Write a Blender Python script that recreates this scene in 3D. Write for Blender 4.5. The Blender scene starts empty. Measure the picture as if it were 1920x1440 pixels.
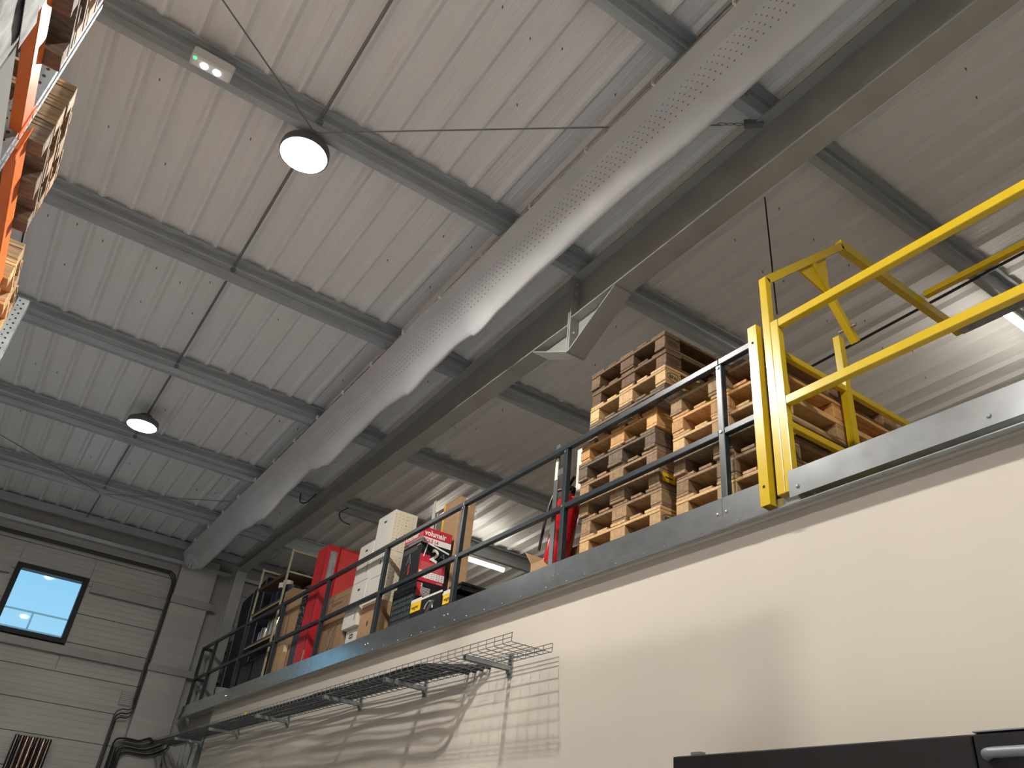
import bpy, bmesh, math, random
from mathutils import Vector, Matrix, Euler
random.seed(7)
SC = bpy.context.scene
COL = SC.collection
PI = math.pi

# ------------------------------------------------------------------ camera, world, exposure
cam_d = bpy.data.cameras.new('camera')
cam_d.sensor_fit = 'HORIZONTAL'; cam_d.sensor_width = 36.0; cam_d.lens = 36.0 * 1488.6174 / 1920
cam_d.clip_start = 0.05; cam_d.clip_end = 300
cam = bpy.data.objects.new('camera', cam_d); COL.objects.link(cam)
cam.matrix_world = (Matrix.Translation((0, 0, 1.55)) @ Matrix.Rotation(-0.53461479, 4, 'Z')
                    @ Matrix.Rotation(PI / 2 + 0.55858315, 4, 'X') @ Matrix.Rotation(0.11381171, 4, 'Z'))
SC.camera = cam
SC.view_settings.view_transform = 'Standard'
SC.view_settings.look = 'None'
SC.view_settings.gamma = 1.0
SC.view_settings.use_curve_mapping = False
SC.view_settings.exposure = 0.0
SC.cycles.use_denoising = True
SC.cycles.max_bounces = 8
SC.cycles.diffuse_bounces = 5
SC.cycles.glossy_bounces = 4
SC.cycles.transparent_max_bounces = 12
SC.cycles.caustics_reflective = False
SC.cycles.caustics_refractive = False
SC.cycles.sample_clamp_indirect = 8.0

HIGHBAY_STRENGTH = 3900.0     # LED ring of the high bay lamps
TUBE_STRENGTH = 42.0         # LED battens over the mezzanine
SKY_STRENGTH = 1.0

world = bpy.data.worlds.new('sky'); SC.world = world; world.use_nodes = True
wn = world.node_tree; wn.nodes.clear()
w_out = wn.nodes.new('ShaderNodeOutputWorld'); w_bg = wn.nodes.new('ShaderNodeBackground')
w_tc = wn.nodes.new('ShaderNodeTexCoord'); w_sep = wn.nodes.new('ShaderNodeSeparateXYZ'); w_rmp = wn.nodes.new('ShaderNodeValToRGB')
w_rmp.color_ramp.elements[0].position = 0.0; w_rmp.color_ramp.elements[0].color = (0.60, 0.84, 0.98, 1)
w_rmp.color_ramp.elements[1].position = 0.30; w_rmp.color_ramp.elements[1].color = (0.235, 0.62, 0.95, 1)
wn.links.new(w_tc.outputs['Generated'], w_sep.inputs[0]); wn.links.new(w_sep.outputs['Z'], w_rmp.inputs[0])
wn.links.new(w_rmp.outputs[0], w_bg.inputs['Color']); w_bg.inputs['Strength'].default_value = SKY_STRENGTH
wn.links.new(w_bg.outputs[0], w_out.inputs['Surface'])

# ------------------------------------------------------------------ materials
def mat(name, color, rough=0.5, metal=0.0, var=0.0, scale=6.0, stretch=(1, 1, 1), spec=0.5, bump=0.0, per_object=0.0, color2=None, coat=0.0, detail=4):
    m = bpy.data.materials.new(name); m.use_nodes = True
    nt = m.node_tree; b = nt.nodes['Principled BSDF']
    b.inputs['Base Color'].default_value = (*color, 1); b.inputs['Roughness'].default_value = rough
    b.inputs['Metallic'].default_value = metal; b.inputs['Specular IOR Level'].default_value = spec
    b.inputs['Coat Weight'].default_value = coat
    if var > 0 or bump > 0:
        tc = nt.nodes.new('ShaderNodeTexCoord'); mp = nt.nodes.new('ShaderNodeMapping'); no = nt.nodes.new('ShaderNodeTexNoise')
        mp.inputs['Scale'].default_value = stretch; no.inputs['Scale'].default_value = scale; no.inputs['Detail'].default_value = detail
        nt.links.new(tc.outputs['Object'], mp.inputs[0]); nt.links.new(mp.outputs[0], no.inputs['Vector'])
        vec = no.outputs['Fac']
        mix = nt.nodes.new('ShaderNodeMix'); mix.data_type = 'RGBA'
        c2 = color2 if color2 else tuple(c * (1 - var) for c in color)
        c1 = color if color2 else tuple(min(1, c * (1 + var * 0.5)) for c in color)
        mix.inputs['A'].default_value = (*c1, 1); mix.inputs['B'].default_value = (*c2, 1)
        rp = nt.nodes.new('ShaderNodeMapRange'); rp.inputs['From Min'].default_value = 0.3; rp.inputs['From Max'].default_value = 0.7
        nt.links.new(vec, rp.inputs['Value']); nt.links.new(rp.outputs[0], mix.inputs['Factor'])
        last = mix.outputs['Result']
        if per_object > 0:
            oi = nt.nodes.new('ShaderNodeObjectInfo'); hs = nt.nodes.new('ShaderNodeHueSaturation')
            mr = nt.nodes.new('ShaderNodeMapRange'); mr.inputs['To Min'].default_value = 1 - per_object; mr.inputs['To Max'].default_value = 1 + per_object
            nt.links.new(oi.outputs['Random'], mr.inputs['Value']); nt.links.new(mr.outputs[0], hs.inputs['Value'])
            nt.links.new(last, hs.inputs['Color']); last = hs.outputs['Color']
            nt.links.new(oi.outputs['Random'], no.inputs['W']) if 'W' in no.inputs and no.inputs['W'].enabled else None
        nt.links.new(last, b.inputs['Base Color'])
        if bump > 0:
            bp = nt.nodes.new('ShaderNodeBump'); bp.inputs['Strength'].default_value = bump; bp.inputs['Distance'].default_value = 0.01
            nt.links.new(vec, bp.inputs['Height']); nt.links.new(bp.outputs[0], b.inputs['Normal'])
    return m

def emit(name, color, strength):
    m = bpy.data.materials.new(name); m.use_nodes = True; nt = m.node_tree; nt.nodes.clear()
    o = nt.nodes.new('ShaderNodeOutputMaterial'); e = nt.nodes.new('ShaderNodeEmission')
    e.inputs['Color'].default_value = (*color, 1); e.inputs['Strength'].default_value = strength
    nt.links.new(e.outputs[0], o.inputs['Surface']); return m

M = {}
M['deck'] = mat('white_roof_sheet', (0.79, 0.79, 0.79), 0.34, 0.0, 0.03, 3.0, (6, .35, 1))
M['purlin'] = mat('galvanised_purlin', (0.42, 0.46, 0.49), 0.5, 0.2, 0.14, 5.0, (0.4, 3, 3))
M['rod'] = mat('grey_rod', (0.22, 0.24, 0.26), 0.5, 0.5)
M['beam'] = mat('grey_beam_paint', (0.35, 0.35, 0.325), 0.4, 0.0, 0.10, 4.0)
M['galv'] = mat('galvanised_sheet', (0.60, 0.635, 0.65), 0.20, 0.92, 0.12, 9.0, (1, 1, 1))
M['galv_dark'] = mat('dull_galvanised_steel', (0.36, 0.39, 0.40), 0.4, 0.8, 0.2, 14.0)
M['wire'] = mat('zinc_wire', (0.17, 0.18, 0.19), 0.45, 0.6)
M['wall'] = mat('beige_wall_paint', (0.57, 0.518, 0.445), 0.75, 0.0, 0.035, 1.2)
M['soffit'] = mat('tan_soffit_paint', (0.50, 0.44, 0.375), 0.65, 0.0, 0.08, 3.0)
M['clad'] = mat('pale_grey_cladding', (0.38, 0.37, 0.345), 0.55, 0.0, 0.10, 2.0, (.4, 1, 3))
M['girt'] = mat('grey_girt', (0.30, 0.29, 0.27), 0.6, 0.0, 0.1, 5)
M['concrete'] = mat('pale_grey_concrete', (0.60, 0.645, 0.69), 0.7, 0.0, 0.2, 1.5)
M['anthracite'] = mat('anthracite_paint', (0.020, 0.028, 0.034), 0.36, 0.0, 0.08, 8)
M['frame'] = mat('dark_window_frame', (0.006, 0.007, 0.010), 0.5, spec=.25)
M['yellow'] = mat('yellow_paint', (0.60, 0.415, 0.010), 0.25, 0.0, 0.06, 6, coat=0.3)
M['orange'] = mat('orange_rack_paint', (0.80, 0.17, 0.028), 0.35, 0.0, 0.08, 5)
M['bolt'] = mat('bright_bolt', (0.6, 0.6, 0.6), 0.25, 0.9)
M['black'] = mat('black_plastic', (0.008, 0.008, 0.009), 0.38)
M['cable'] = mat('black_cable', (0.010, 0.010, 0.011), 0.4)
M['grey_cable'] = mat('grey_cable', (0.35, 0.35, 0.34), 0.45)
M['dark_hole'] = mat('dark_recess', (0.01, 0.01, 0.01), 0.8)
M['lamp_body'] = mat('lamp_housing', (0.12, 0.12, 0.12), 0.45, 0.3)
M['white_plastic'] = mat('white_plastic', (0.75, 0.75, 0.73), 0.4)
M['card'] = mat('brown_cardboard', (0.42, 0.265, 0.14), 0.75, 0.0, 0.10, 4, (1, 1, 6))
M['card_dark'] = mat('dark_cardboard', (0.31, 0.19, 0.105), 0.75, 0.0, 0.10, 4, (1, 1, 6))
M['card_white'] = mat('white_cardboard', (0.70, 0.67, 0.61), 0.6, 0.0, 0.05, 4)
M['card_cream'] = mat('cream_cardboard', (0.70, 0.62, 0.47), 0.6, 0.0, 0.05, 4)
M['card_black'] = mat('black_cardboard', (0.010, 0.011, 0.012), 0.55, 0.0, 0.2, 5, spec=.25)
M['ink'] = mat('dark_print', (0.02, 0.018, 0.016), 0.6)
M['ink_soft'] = mat('brown_print', (0.14, 0.085, 0.05), 0.7)
M['red_print'] = mat('red_print', (0.52, 0.022, 0.04), 0.4)
M['pink_print'] = mat('pale_red_print', (0.62, 0.22, 0.22), 0.5)
M['white_print'] = mat('white_print', (0.80, 0.79, 0.77), 0.5)
M['yellow_print'] = mat('yellow_label', (0.85, 0.52, 0.01), 0.5)
M['grey_print'] = mat('grey_print', (0.16, 0.17, 0.18), 0.5)
M['green_print'] = mat('green_grey_print', (0.060, 0.082, 0.080), 0.45)
M['red'] = mat('red_lacquer', (0.52, 0.018, 0.026), 0.38, 0.0, 0.10, 4)
M['red_pale'] = mat('pale_red_face', (0.62, 0.045, 0.045), 0.42, 0.0, 0.10, 4)
M['ext_red'] = mat('extinguisher_red', (0.55, 0.008, 0.014), 0.16, 0.0, coat=0.6)
M['shelf_post'] = mat('cream_rack_post', (0.42, 0.37, 0.25), 0.45)
M['shelf_board'] = mat('dark_shelf_board', (0.105, 0.050, 0.035), 0.7, 0.0, 0.3, 6, (1, 6, 1))
M['blue_tarp'] = mat('dark_blue_cover', (0.008, 0.011, 0.024), 0.5, 0.0, 0.3, 4, spec=.2)
M['green_dark'] = mat('dark_green_plastic', (0.009, 0.015, 0.017), 0.5, spec=.2)
M['navy'] = mat('navy_plastic', (0.009, 0.011, 0.026), 0.4, spec=.3)
M['chrome'] = mat('polished_tin', (0.75, 0.73, 0.69), 0.14, 1.0)
M['tube_brown'] = mat('brown_bronze_tube', (0.16, 0.105, 0.085), 0.2, 0.85)
M['tube_dark'] = mat('dark_bronze_tube', (0.07, 0.055, 0.055), 0.22, 0.85)
M['cream_strip'] = mat('pale_glow_strip', (0.78, 0.74, 0.60), 0.5)
M['wood_a'] = mat('aged_pallet_wood', (0.28, 0.178, 0.092), 0.75, 0.0, 0.40, 9, (1.2, 5, 8), bump=0.2, per_object=0.28)
M['wood_b'] = mat('fresh_pallet_wood', (0.54, 0.345, 0.16), 0.7, 0.0, 0.25, 9, (1.2, 5, 8), bump=0.15, per_object=0.2)
M['wood_c'] = mat('grey_pallet_wood', (0.175, 0.125, 0.083), 0.8, 0.0, 0.45, 9, (1.2, 5, 8), bump=0.25, per_object=0.3)
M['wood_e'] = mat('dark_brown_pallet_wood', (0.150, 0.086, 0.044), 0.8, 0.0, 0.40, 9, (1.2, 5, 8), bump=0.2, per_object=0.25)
M['wood_d'] = mat('orange_pallet_wood', (0.56, 0.30, 0.105), 0.7, 0.0, 0.30, 9, (1.2, 5, 8), bump=0.15, per_object=0.2)
M['lens'] = emit('high_bay_led_ring', (1.0, 0.96, 0.895), HIGHBAY_STRENGTH)
M['lens_far'] = emit('far_high_bay_led_ring', (1.0, 0.96, 0.895), HIGHBAY_STRENGTH * 0.10)
M['lens_core'] = emit('high_bay_lens_core', (1.0, 0.96, 0.895), 16.0)
M['tube'] = emit('led_batten_tube', (1.0, 0.93, 0.80), TUBE_STRENGTH)
M['led_white'] = emit('emergency_led', (0.85, 0.93, 1.0), 9.0)
M['led_green'] = emit('green_status_led', (0.05, 1.0, 0.25), 3.0)

def wrap_film():
    m = mat('stretch_film', (0.33, 0.33, 0.335), 0.62, 0.0, 0.55, 9, (2, 2, .6), bump=0.4, spec=0.03); return m
M['film'] = wrap_film()

def glass_mat():
    m = bpy.data.materials.new('window_glass'); m.use_nodes = True; nt = m.node_tree; nt.nodes.clear()
    o = nt.nodes.new('ShaderNodeOutputMaterial'); t = nt.nodes.new('ShaderNodeBsdfTransparent'); g = nt.nodes.new('ShaderNodeBsdfGlossy')
    f = nt.nodes.new('ShaderNodeFresnel'); mx = nt.nodes.new('ShaderNodeMixShader')
    f.inputs['IOR'].default_value = 1.12; g.inputs['Roughness'].default_value = 0.02
    t.inputs['Color'].default_value = (0.93, 0.97, 0.98, 1)
    nt.links.new(f.outputs[0], mx.inputs[0]); nt.links.new(t.outputs[0], mx.inputs[1]); nt.links.new(g.outputs[0], mx.inputs[2])
    nt.links.new(mx.outputs[0], o.inputs['Surface']); return m
M['glass'] = glass_mat()

def duct_mat():
    m = mat('grey_duct_fabric', (0.56, 0.56, 0.57), 0.42, 0.0, 0.05, 3)
    nt = m.node_tree; b = nt.nodes['Principled BSDF']
    b.inputs['Sheen Weight'].default_value = 0.25
    uv = nt.nodes.new('ShaderNodeUVMap'); sep = nt.nodes.new('ShaderNodeSeparateXYZ'); nt.links.new(uv.outputs[0], sep.inputs[0])
    def mth(op, a, bb=None):
        n = nt.nodes.new('ShaderNodeMath'); n.operation = op
        for i, v in enumerate((a, bb)):
            if v is None: continue
            if isinstance(v, (int, float)): n.inputs[i].default_value = v
            else: nt.links.new(v, n.inputs[i])
        return n.outputs[0]
    u, v = sep.outputs['X'], sep.outputs['Y']
    row = mth('FLOOR', mth('MULTIPLY', v, 30.0))
    uu = mth('ADD', mth('MULTIPLY', u, 17.0), mth('MULTIPLY', row, 0.37))
    fu = mth('SUBTRACT', mth('FRACT', uu), 0.5); fv = mth('SUBTRACT', mth('FRACT', mth('MULTIPLY', v, 30.0)), 0.5)
    d = mth('ADD', mth('MULTIPLY', fu, fu), mth('MULTIPLY', fv, fv))
    hole = mth('LESS_THAN', d, 0.016)
    band = mth('MULTIPLY', mth('GREATER_THAN', v, 0.36), mth('LESS_THAN', v, 0.53))
    mask = mth('MULTIPLY', hole, band)
    src = b.inputs['Base Color'].links[0].from_socket
    mix = nt.nodes.new('ShaderNodeMix'); mix.data_type = 'RGBA'
    nt.links.new(mask, mix.inputs['Factor']); nt.links.new(src, mix.inputs['A']); mix.inputs['B'].default_value = (0.16, 0.155, 0.155, 1)
    nt.links.new(mix.outputs['Result'], b.inputs['Base Color'])
    return m
M['duct'] = duct_mat()

# ------------------------------------------------------------------ geometry helpers
def origin(o):
    v = Vector((0, 0, 0))
    while o is not None: v = v + o.location; o = o.parent
    return v

class B:
    """collects shapes in scene coordinates; build() links them as ONE mesh object"""
    def __init__(s): s.v = []; s.f = []
    def box(s, x0, x1, y0, y1, z0, z1):
        n = len(s.v)
        s.v += [Vector(p) for p in ((x0, y0, z0), (x1, y0, z0), (x1, y1, z0), (x0, y1, z0), (x0, y0, z1), (x1, y0, z1), (x1, y1, z1), (x0, y1, z1))]
        s.f += [tuple(n + i for i in q) for q in ((0, 3, 2, 1), (4, 5, 6, 7), (0, 1, 5, 4), (1, 2, 6, 5), (2, 3, 7, 6), (3, 0, 4, 7))]
        return s
    def hexa(s, pts):
        n = len(s.v); s.v += [Vector(p) for p in pts]
        s.f += [tuple(n + i for i in q) for q in ((0, 3, 2, 1), (4, 5, 6, 7), (0, 1, 5, 4), (1, 2, 6, 5), (2, 3, 7, 6), (3, 0, 4, 7))]
        return s
    def bar(s, a, b, w, h, up=(0, 0, 1)):
        a = Vector(a); b = Vector(b); d = (b - a).normalized(); up = Vector(up)
        if abs(d.dot(up)) > 0.97: up = Vector((1, 0, 0))
        x = d.cross(up).normalized(); z = x.cross(d).normalized()
        n = len(s.v)
        for p in (a, b):
            for sx, sz in ((-1, -1), (1, -1), (1, 1), (-1, 1)): s.v.append(p + x * (sx * w / 2) + z * (sz * h / 2))
        s.f += [tuple(n + i for i in q) for q in ((0, 1, 2, 3), (7, 6, 5, 4), (0, 4, 5, 1), (1, 5, 6, 2), (2, 6, 7, 3), (3, 7, 4, 0))]
        return s
    def tube(s, pts, r, n=8, cap=True):
        pts = [Vector(p) for p in pts]; rings = []; ref = None
        for i, p in enumerate(pts):
            d = (pts[min(i + 1, len(pts) - 1)] - pts[max(i - 1, 0)]).normalized()
            if ref is None: ref = Vector((0, 0, 1)) if abs(d.z) < 0.9 else Vector((1, 0, 0))
            x = d.cross(ref).normalized(); y = x.cross(d).normalized(); ref = y
            k = len(s.v); rr = r[i] if isinstance(r, (list, tuple)) else r
            for j in range(n):
                a = 2 * PI * j / n; s.v.append(p + x * (math.cos(a) * rr) + y * (math.sin(a) * rr))
            rings.append(k)
        for a, b in zip(rings, rings[1:]):
            for j in range(n): s.f.append((a + j, a + (j + 1) % n, b + (j + 1) % n, b + j))
        if cap: s.f.append(tuple(rings[0] + j for j in reversed(range(n)))); s.f.append(tuple(rings[-1] + j for j in range(n)))
        return s
    def prism(s, prof, axis, a, b):
        """closed 2D profile (in the two other axes, in order) extruded along axis from a to b"""
        n = len(s.v); k = len(prof)
        for t in (a, b):
            for p, q in prof: s.v.append(Vector((t, p, q)) if axis == 0 else Vector((p, t, q)) if axis == 1 else Vector((p, q, t)))
        for i in range(k): j = (i + 1) % k; s.f.append((n + i, n + j, n + k + j, n + k + i))
        s.f.append(tuple(n + i for i in reversed(range(k)))); s.f.append(tuple(n + k + i for i in range(k)))
        return s
    def lathe(s, prof, c, n=20, axis='Z'):
        c = Vector(c); rings = []
        for r, z in prof:
            k = len(s.v)
            for j in range(n):
                a = 2 * PI * j / n
                p = Vector((math.cos(a) * r, math.sin(a) * r, z))
                if axis == 'Y': p = Vector((p.x, p.z, p.y))
                if axis == 'X': p = Vector((p.z, p.x, p.y))
                s.v.append(c + p)
            rings.append(k)
        for a, b in zip(rings, rings[1:]):
            for j in range(n): s.f.append((a + j, a + (j + 1) % n, b + (j + 1) % n, b + j))
        s.f.append(tuple(rings[0] + j for j in range(n))); s.f.append(tuple(rings[-1] + j for j in range(n)))
        return s
    def quad(s, pts):
        n = len(s.v); s.v += [Vector(p) for p in pts]; s.f.append(tuple(range(n, n + len(pts)))); return s
    def build(s, name, m, parent=None, bevel=0.0, smooth=False):
        me = bpy.data.meshes.new(name); o0 = origin(parent)
        base = Vector((0, 0, 0))
        if parent is None:
            lo = [min(v[i] for v in s.v) for i in range(3)]; hi = [max(v[i] for v in s.v) for i in range(3)]
            base = Vector(((lo[0] + hi[0]) / 2, (lo[1] + hi[1]) / 2, lo[2]))
        me.from_pydata([tuple(v - o0 - base) for v in s.v], [], s.f)
        bm = bmesh.new(); bm.from_mesh(me); bmesh.ops.recalc_face_normals(bm, faces=bm.faces)
        if bevel > 0: bmesh.ops.bevel(bm, geom=[e for e in bm.edges if len(e.link_faces) == 2 and e.calc_face_angle(0) > 0.6], offset=bevel, segments=1, affect='EDGES', clamp_overlap=True)
        bm.to_mesh(me); bm.free()
        if smooth:
            for p in me.polygons: p.use_smooth = True
            try: me.set_sharp_from_angle(angle=0.7)
            except Exception: pass
        me.materials.append(m)
        ob = bpy.data.objects.new(name, me); COL.objects.link(ob); ob.location = base
        if parent is not None: ob.parent = parent
        return ob

def tag(o, label=None, cat=None, group=None, kind=None):
    if label: o['label'] = label
    if cat: o['category'] = cat
    if group: o['group'] = group
    if kind: o['kind'] = kind
    return o

def thing(name, label, cat, loc, group=None):
    o = bpy.data.objects.new(name, None); COL.objects.link(o); o.empty_display_size = 0.1
    o.location = loc; return tag(o, label, cat, group)

def struct(o, label=None): o['kind'] = 'structure'; return tag(o, label) if label else o

def copy_tree(o, parent=None):
    c = o.copy(); COL.objects.link(c)
    if parent is not None: c.parent = parent
    for ch in list(o.children): copy_tree(ch, c)
    return c

def bx(name, m, parent, x0, x1, y0, y1, z0, z1, bevel=0.0): return B().box(x0, x1, y0, y1, z0, z1).build(name, m, parent, bevel)

def lettering(txt, size, loc, face, m, parent, name='lettering', align='LEFT', roll=0.0, squeeze=1.0, bold=0.0):
    """flat print on a face: 'Y-' faces the hall's near end, 'X-' faces the hall"""
    cu = bpy.data.curves.new('t', 'FONT'); cu.body = txt; cu.size = size; cu.align_x = align; cu.offset = bold; cu.resolution_u = 3
    ob = bpy.data.objects.new('t', cu); COL.objects.link(ob)
    bpy.context.view_layer.update()
    me = bpy.data.meshes.new_from_object(ob.evaluated_get(bpy.context.evaluated_depsgraph_get()))
    bpy.data.objects.remove(ob); bpy.data.curves.remove(cu)
    R = (Matrix.Rotation(PI / 2, 4, 'X') if face == 'Y-' else Matrix.Rotation(-PI / 2, 4, 'Z') @ Matrix.Rotation(PI / 2, 4, 'X'))
    me.transform(Matrix.Translation(Vector(loc) - origin(parent)) @ R @ Matrix.Rotation(roll, 4, 'Z') @ Matrix.Diagonal((squeeze, 1, 1, 1)))
    me.materials.clear(); me.materials.append(m); me.name = name
    o2 = bpy.data.objects.new(name, me); COL.objects.link(o2); o2.parent = parent
    return o2

def smooth_path(pts, n=6):
    """Catmull-Rom through the points"""
    P = [Vector(p) for p in pts]; out = []
    for i in range(len(P) - 1):
        p0 = P[max(i - 1, 0)]; p1 = P[i]; p2 = P[i + 1]; p3 = P[min(i + 2, len(P) - 1)]
        for k in range(n):
            t = k / n
            out.append(0.5 * ((2 * p1) + (p2 - p0) * t + (2 * p0 - 5 * p1 + 4 * p2 - p3) * t * t + (3 * p1 - p0 - 3 * p2 + p3) * t ** 3))
    out.append(P[-1]); return out

# ------------------------------------------------------------------ room shell
YF = 14.40                      # far wall
XL, XR, YN = -4.5, 12.5, -8.0
def zroof(y): return 6.43 + 0.045 * (4.5 - y)       # underside of the roof ribs = top of the purlins
struct(bx('floor', M['concrete'], None, XL - .2, XR + .2, YN - .2, YF + .2, -0.15, 0.0))
struct(bx('wall_left', M['clad'], None, XL - .15, XL, YN, YF, 0, 7.3))
struct(bx('wall_right', M['clad'], None, XR, XR + .15, YN, YF, 0, 7.3))
struct(bx('wall_near', M['clad'], None, XL, XR, YN - .15, YN, 0, 7.3))
# far wall with the window opening, clad in horizontal panels
WX0, WX1, WZ0, WZ1 = 0.02, 1.07, 3.99, 5.025
wb = B(); wb.box(XL, WX0, YF + .02, YF + .2, 0, 6.3); wb.box(WX1, XR, YF + .02, YF + .2, 0, 6.3)
wb.box(WX0, WX1, YF + .02, YF + .2, 0, WZ0); wb.box(WX0, WX1, YF + .02, YF + .2, WZ1, 6.3)
wall_far = struct(wb.build('wall_far', M['clad']))
rows = [0.08, 0.52, 0.96, 1.40, 1.84, 2.28, 2.72, 3.16, 3.60, 4.04, 4.48, 4.92, 5.36, 5.80]
def clad_panel(x0, x1, z0, z1, y1=YF + .02, d=0.035):
    b = B(); prof = []; n = 5; h = (z1 - z0 - 0.008) / n; z = z0 + 0.004
    for i in range(n):                                   # shallow micro ribs
        prof += [(y1 - d, z), (y1 - d, z + h * .86), (y1 - d + .004, z + h * .88), (y1 - d + .004, z + h * .98)]; z += h
    prof += [(y1, z0 + 0.004 + h * n), (y1, z0 + .004)]
    b.prism(prof, 0, x0 + .003, x1 - .003); return b.build('cladding_panel', M['clad'], wall_far)
for z0, z1 in zip(rows, rows[1:]):
    cuts = [(-4.5, 2.34)] if (z1 <= WZ0 - .05 or z0 >= WZ1 + .05) else None
    if cuts is None:
        clad_panel(-4.5, WX0 - .005, z0, z1); clad_panel(WX1 + .005, 2.34, z0, z1)
        if z0 < WZ0: clad_panel(WX0, WX1, z0, WZ0 - .004)
        if z1 > WZ1: clad_panel(WX0, WX1, WZ1 + .004, z1)
    else: clad_panel(-4.5, 2.34, z0, z1)
for z0, z1 in ((0.1, 1.9), (1.9, 3.90), (3.90, 5.02), (5.02, 5.78)):      # the boxed-in bay beside the mezzanine
    bx('casing_panel', M['clad'], wall_far, 2.36, 2.97, YF - .11, YF + .02, z0 + .006, z1 - .006, .004)
for z0, z1 in zip(rows[6:], rows[7:]): clad_panel(3.45, 12.4, z0, z1)
struct(bx('trim_1', M['girt'], None, XL, WX0 - .06, YF - .11, YF - .017, 4.82, 4.96), 'grey horizontal girt on the far wall left of the window')
struct(bx('trim_2', M['girt'], None, WX1 + .06, 2.36, YF - .11, YF - .017, 4.82, 4.96), 'grey horizontal girt on the far wall right of the window')
struct(bx('trim_3', M['girt'], None, XL, 2.36, YF - .11, YF - .017, 3.84, 3.955), 'grey horizontal girt on the far wall below the window')
struct(bx('trim_4', M['girt'], None, 2.34, 3.1, YF - .15, YF - .111, 3.86, 3.96), 'short grey girt across the boxed bay at rail height')
struct(bx('trim_5', M['girt'], None, 2.34, 3.1, YF - .15, YF - .111, 4.96, 5.08), 'short grey girt across the boxed bay near the duct end')
# window
win = struct(thing('window_1', None, None, ((WX0 + WX1) / 2, YF, WZ0)))
fb = B(); y0, y1 = YF - .07, YF + .12; fw = .075
fb.box(WX0, WX0 + fw, y0, y1, WZ0, WZ1); fb.box(WX1 - fw, WX1, y0, y1, WZ0, WZ1); fb.box(WX0 + fw, WX1 - fw, y0, y1, WZ0, WZ0 + fw); fb.box(WX0 + fw, WX1 - fw, y0, y1, WZ1 - fw, WZ1)
fb.build('window_frame', M['frame'], win, .004)
bx('window_pane', M['glass'], win, WX0 + fw - .004, WX1 - fw + .004, YF + .05, YF + .056, WZ0 + fw - .004, WZ1 - fw + .004)
# guard rail on the roof outside the window
og = thing('roof_rail', 'thin pale guard rail outside, seen low through the window', 'railing', (0.2, 18.0, 3.2))
for z in (5.05, 4.72): B().tube([(-4, 18, z), (6, 18, z)], .02, 6).build('rail', M['white_plastic'], og)
for x in (-1.2, 0.62, 2.4): B().tube([(x, 18, 3.2), (x, 18, 5.05)], .02, 6).build('post', M['white_plastic'], og)
struct(bx('trim_6', M['concrete'], None, -6, 8, 17.6, 18.4, 3.0, 3.2), 'parapet of the low roof outside the window')

# roof: ceiling backing with separate trapezoidal sheets
cb = B(); cb.hexa([(XL - .2, YN - .2, zroof(YN - .2) + .08), (XR + .2, YN - .2, zroof(YN - .2) + .08), (XR + .2, YF + .2, zroof(YF + .2) + .08), (XL - .2, YF + .2, zroof(YF + .2) + .08),
                   (XL - .2, YN - .2, zroof(YN - .2) + .22), (XR + .2, YN - .2, zroof(YN - .2) + .22), (XR + .2, YF + .2, zroof(YF + .2) + .22), (XL - .2, YF + .2, zroof(YF + .2) + .22)])
ceiling = struct(cb.build('ceiling', M['deck']))
PITCH = 0.2555; RX0 = -0.058 - PITCH * 18
def sheet(xs, nr):
    prof = []
    for i in range(nr):
        x = xs + i * PITCH
        prof += [(x - .046, .036), (x - .013, .0), (x + .013, .0), (x + .046, .036)]
        prof += [(x + .092, .036), (x + .098, .0348), (x + .106, .0348), (x + .112, .036), (x + .144, .036), (x + .150, .0348), (x + .158, .0348), (x + .164, .036)]
    prof.append((xs + nr * PITCH - .047, .036))
    me = bpy.data.meshes.new('roof_sheet'); v = []; f = []; o0 = origin(ceiling)
    ya, yb = YN - .1, YF + .1
    for y in (ya, yb):
        for x, z in prof: v.append(Vector((x, y, zroof(y) + z)) - o0)
    k = len(prof)
    for i in range(k - 1): f.append((i, i + 1, k + i + 1, k + i))
    me.from_pydata([tuple(p) for p in v], [], f); me.materials.append(M['deck'])
    o = bpy.data.objects.new('roof_sheet', me); COL.objects.link(o); o.parent = ceiling
    return o
for s in range(17): sheet(RX0 + s * 4 * PITCH, 4)
# screw points coming through the sheets
sb = B()
PY = [0.28, 2.37, 4.47, 6.585, 8.63, 10.70, 12.68]
for y in [-1.0, .6, 1.4, 3.0, 3.6, 5.1, 5.7, 7.2, 7.8, 9.3, 9.9, 11.3, 12.0]:
    for i in range(0, 62):
        x = RX0 + i * PITCH + .128 + random.uniform(-.02, .02)
        if random.random() < .35: yy = y + random.uniform(-.12, .12); sb.tube([(x, yy, zroof(yy) + .036), (x + .003, yy, zroof(yy) + .012)], [.006, .003], 5)
tag(sb.build('screw_points', M['rod'], ceiling), kind='stuff')

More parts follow.
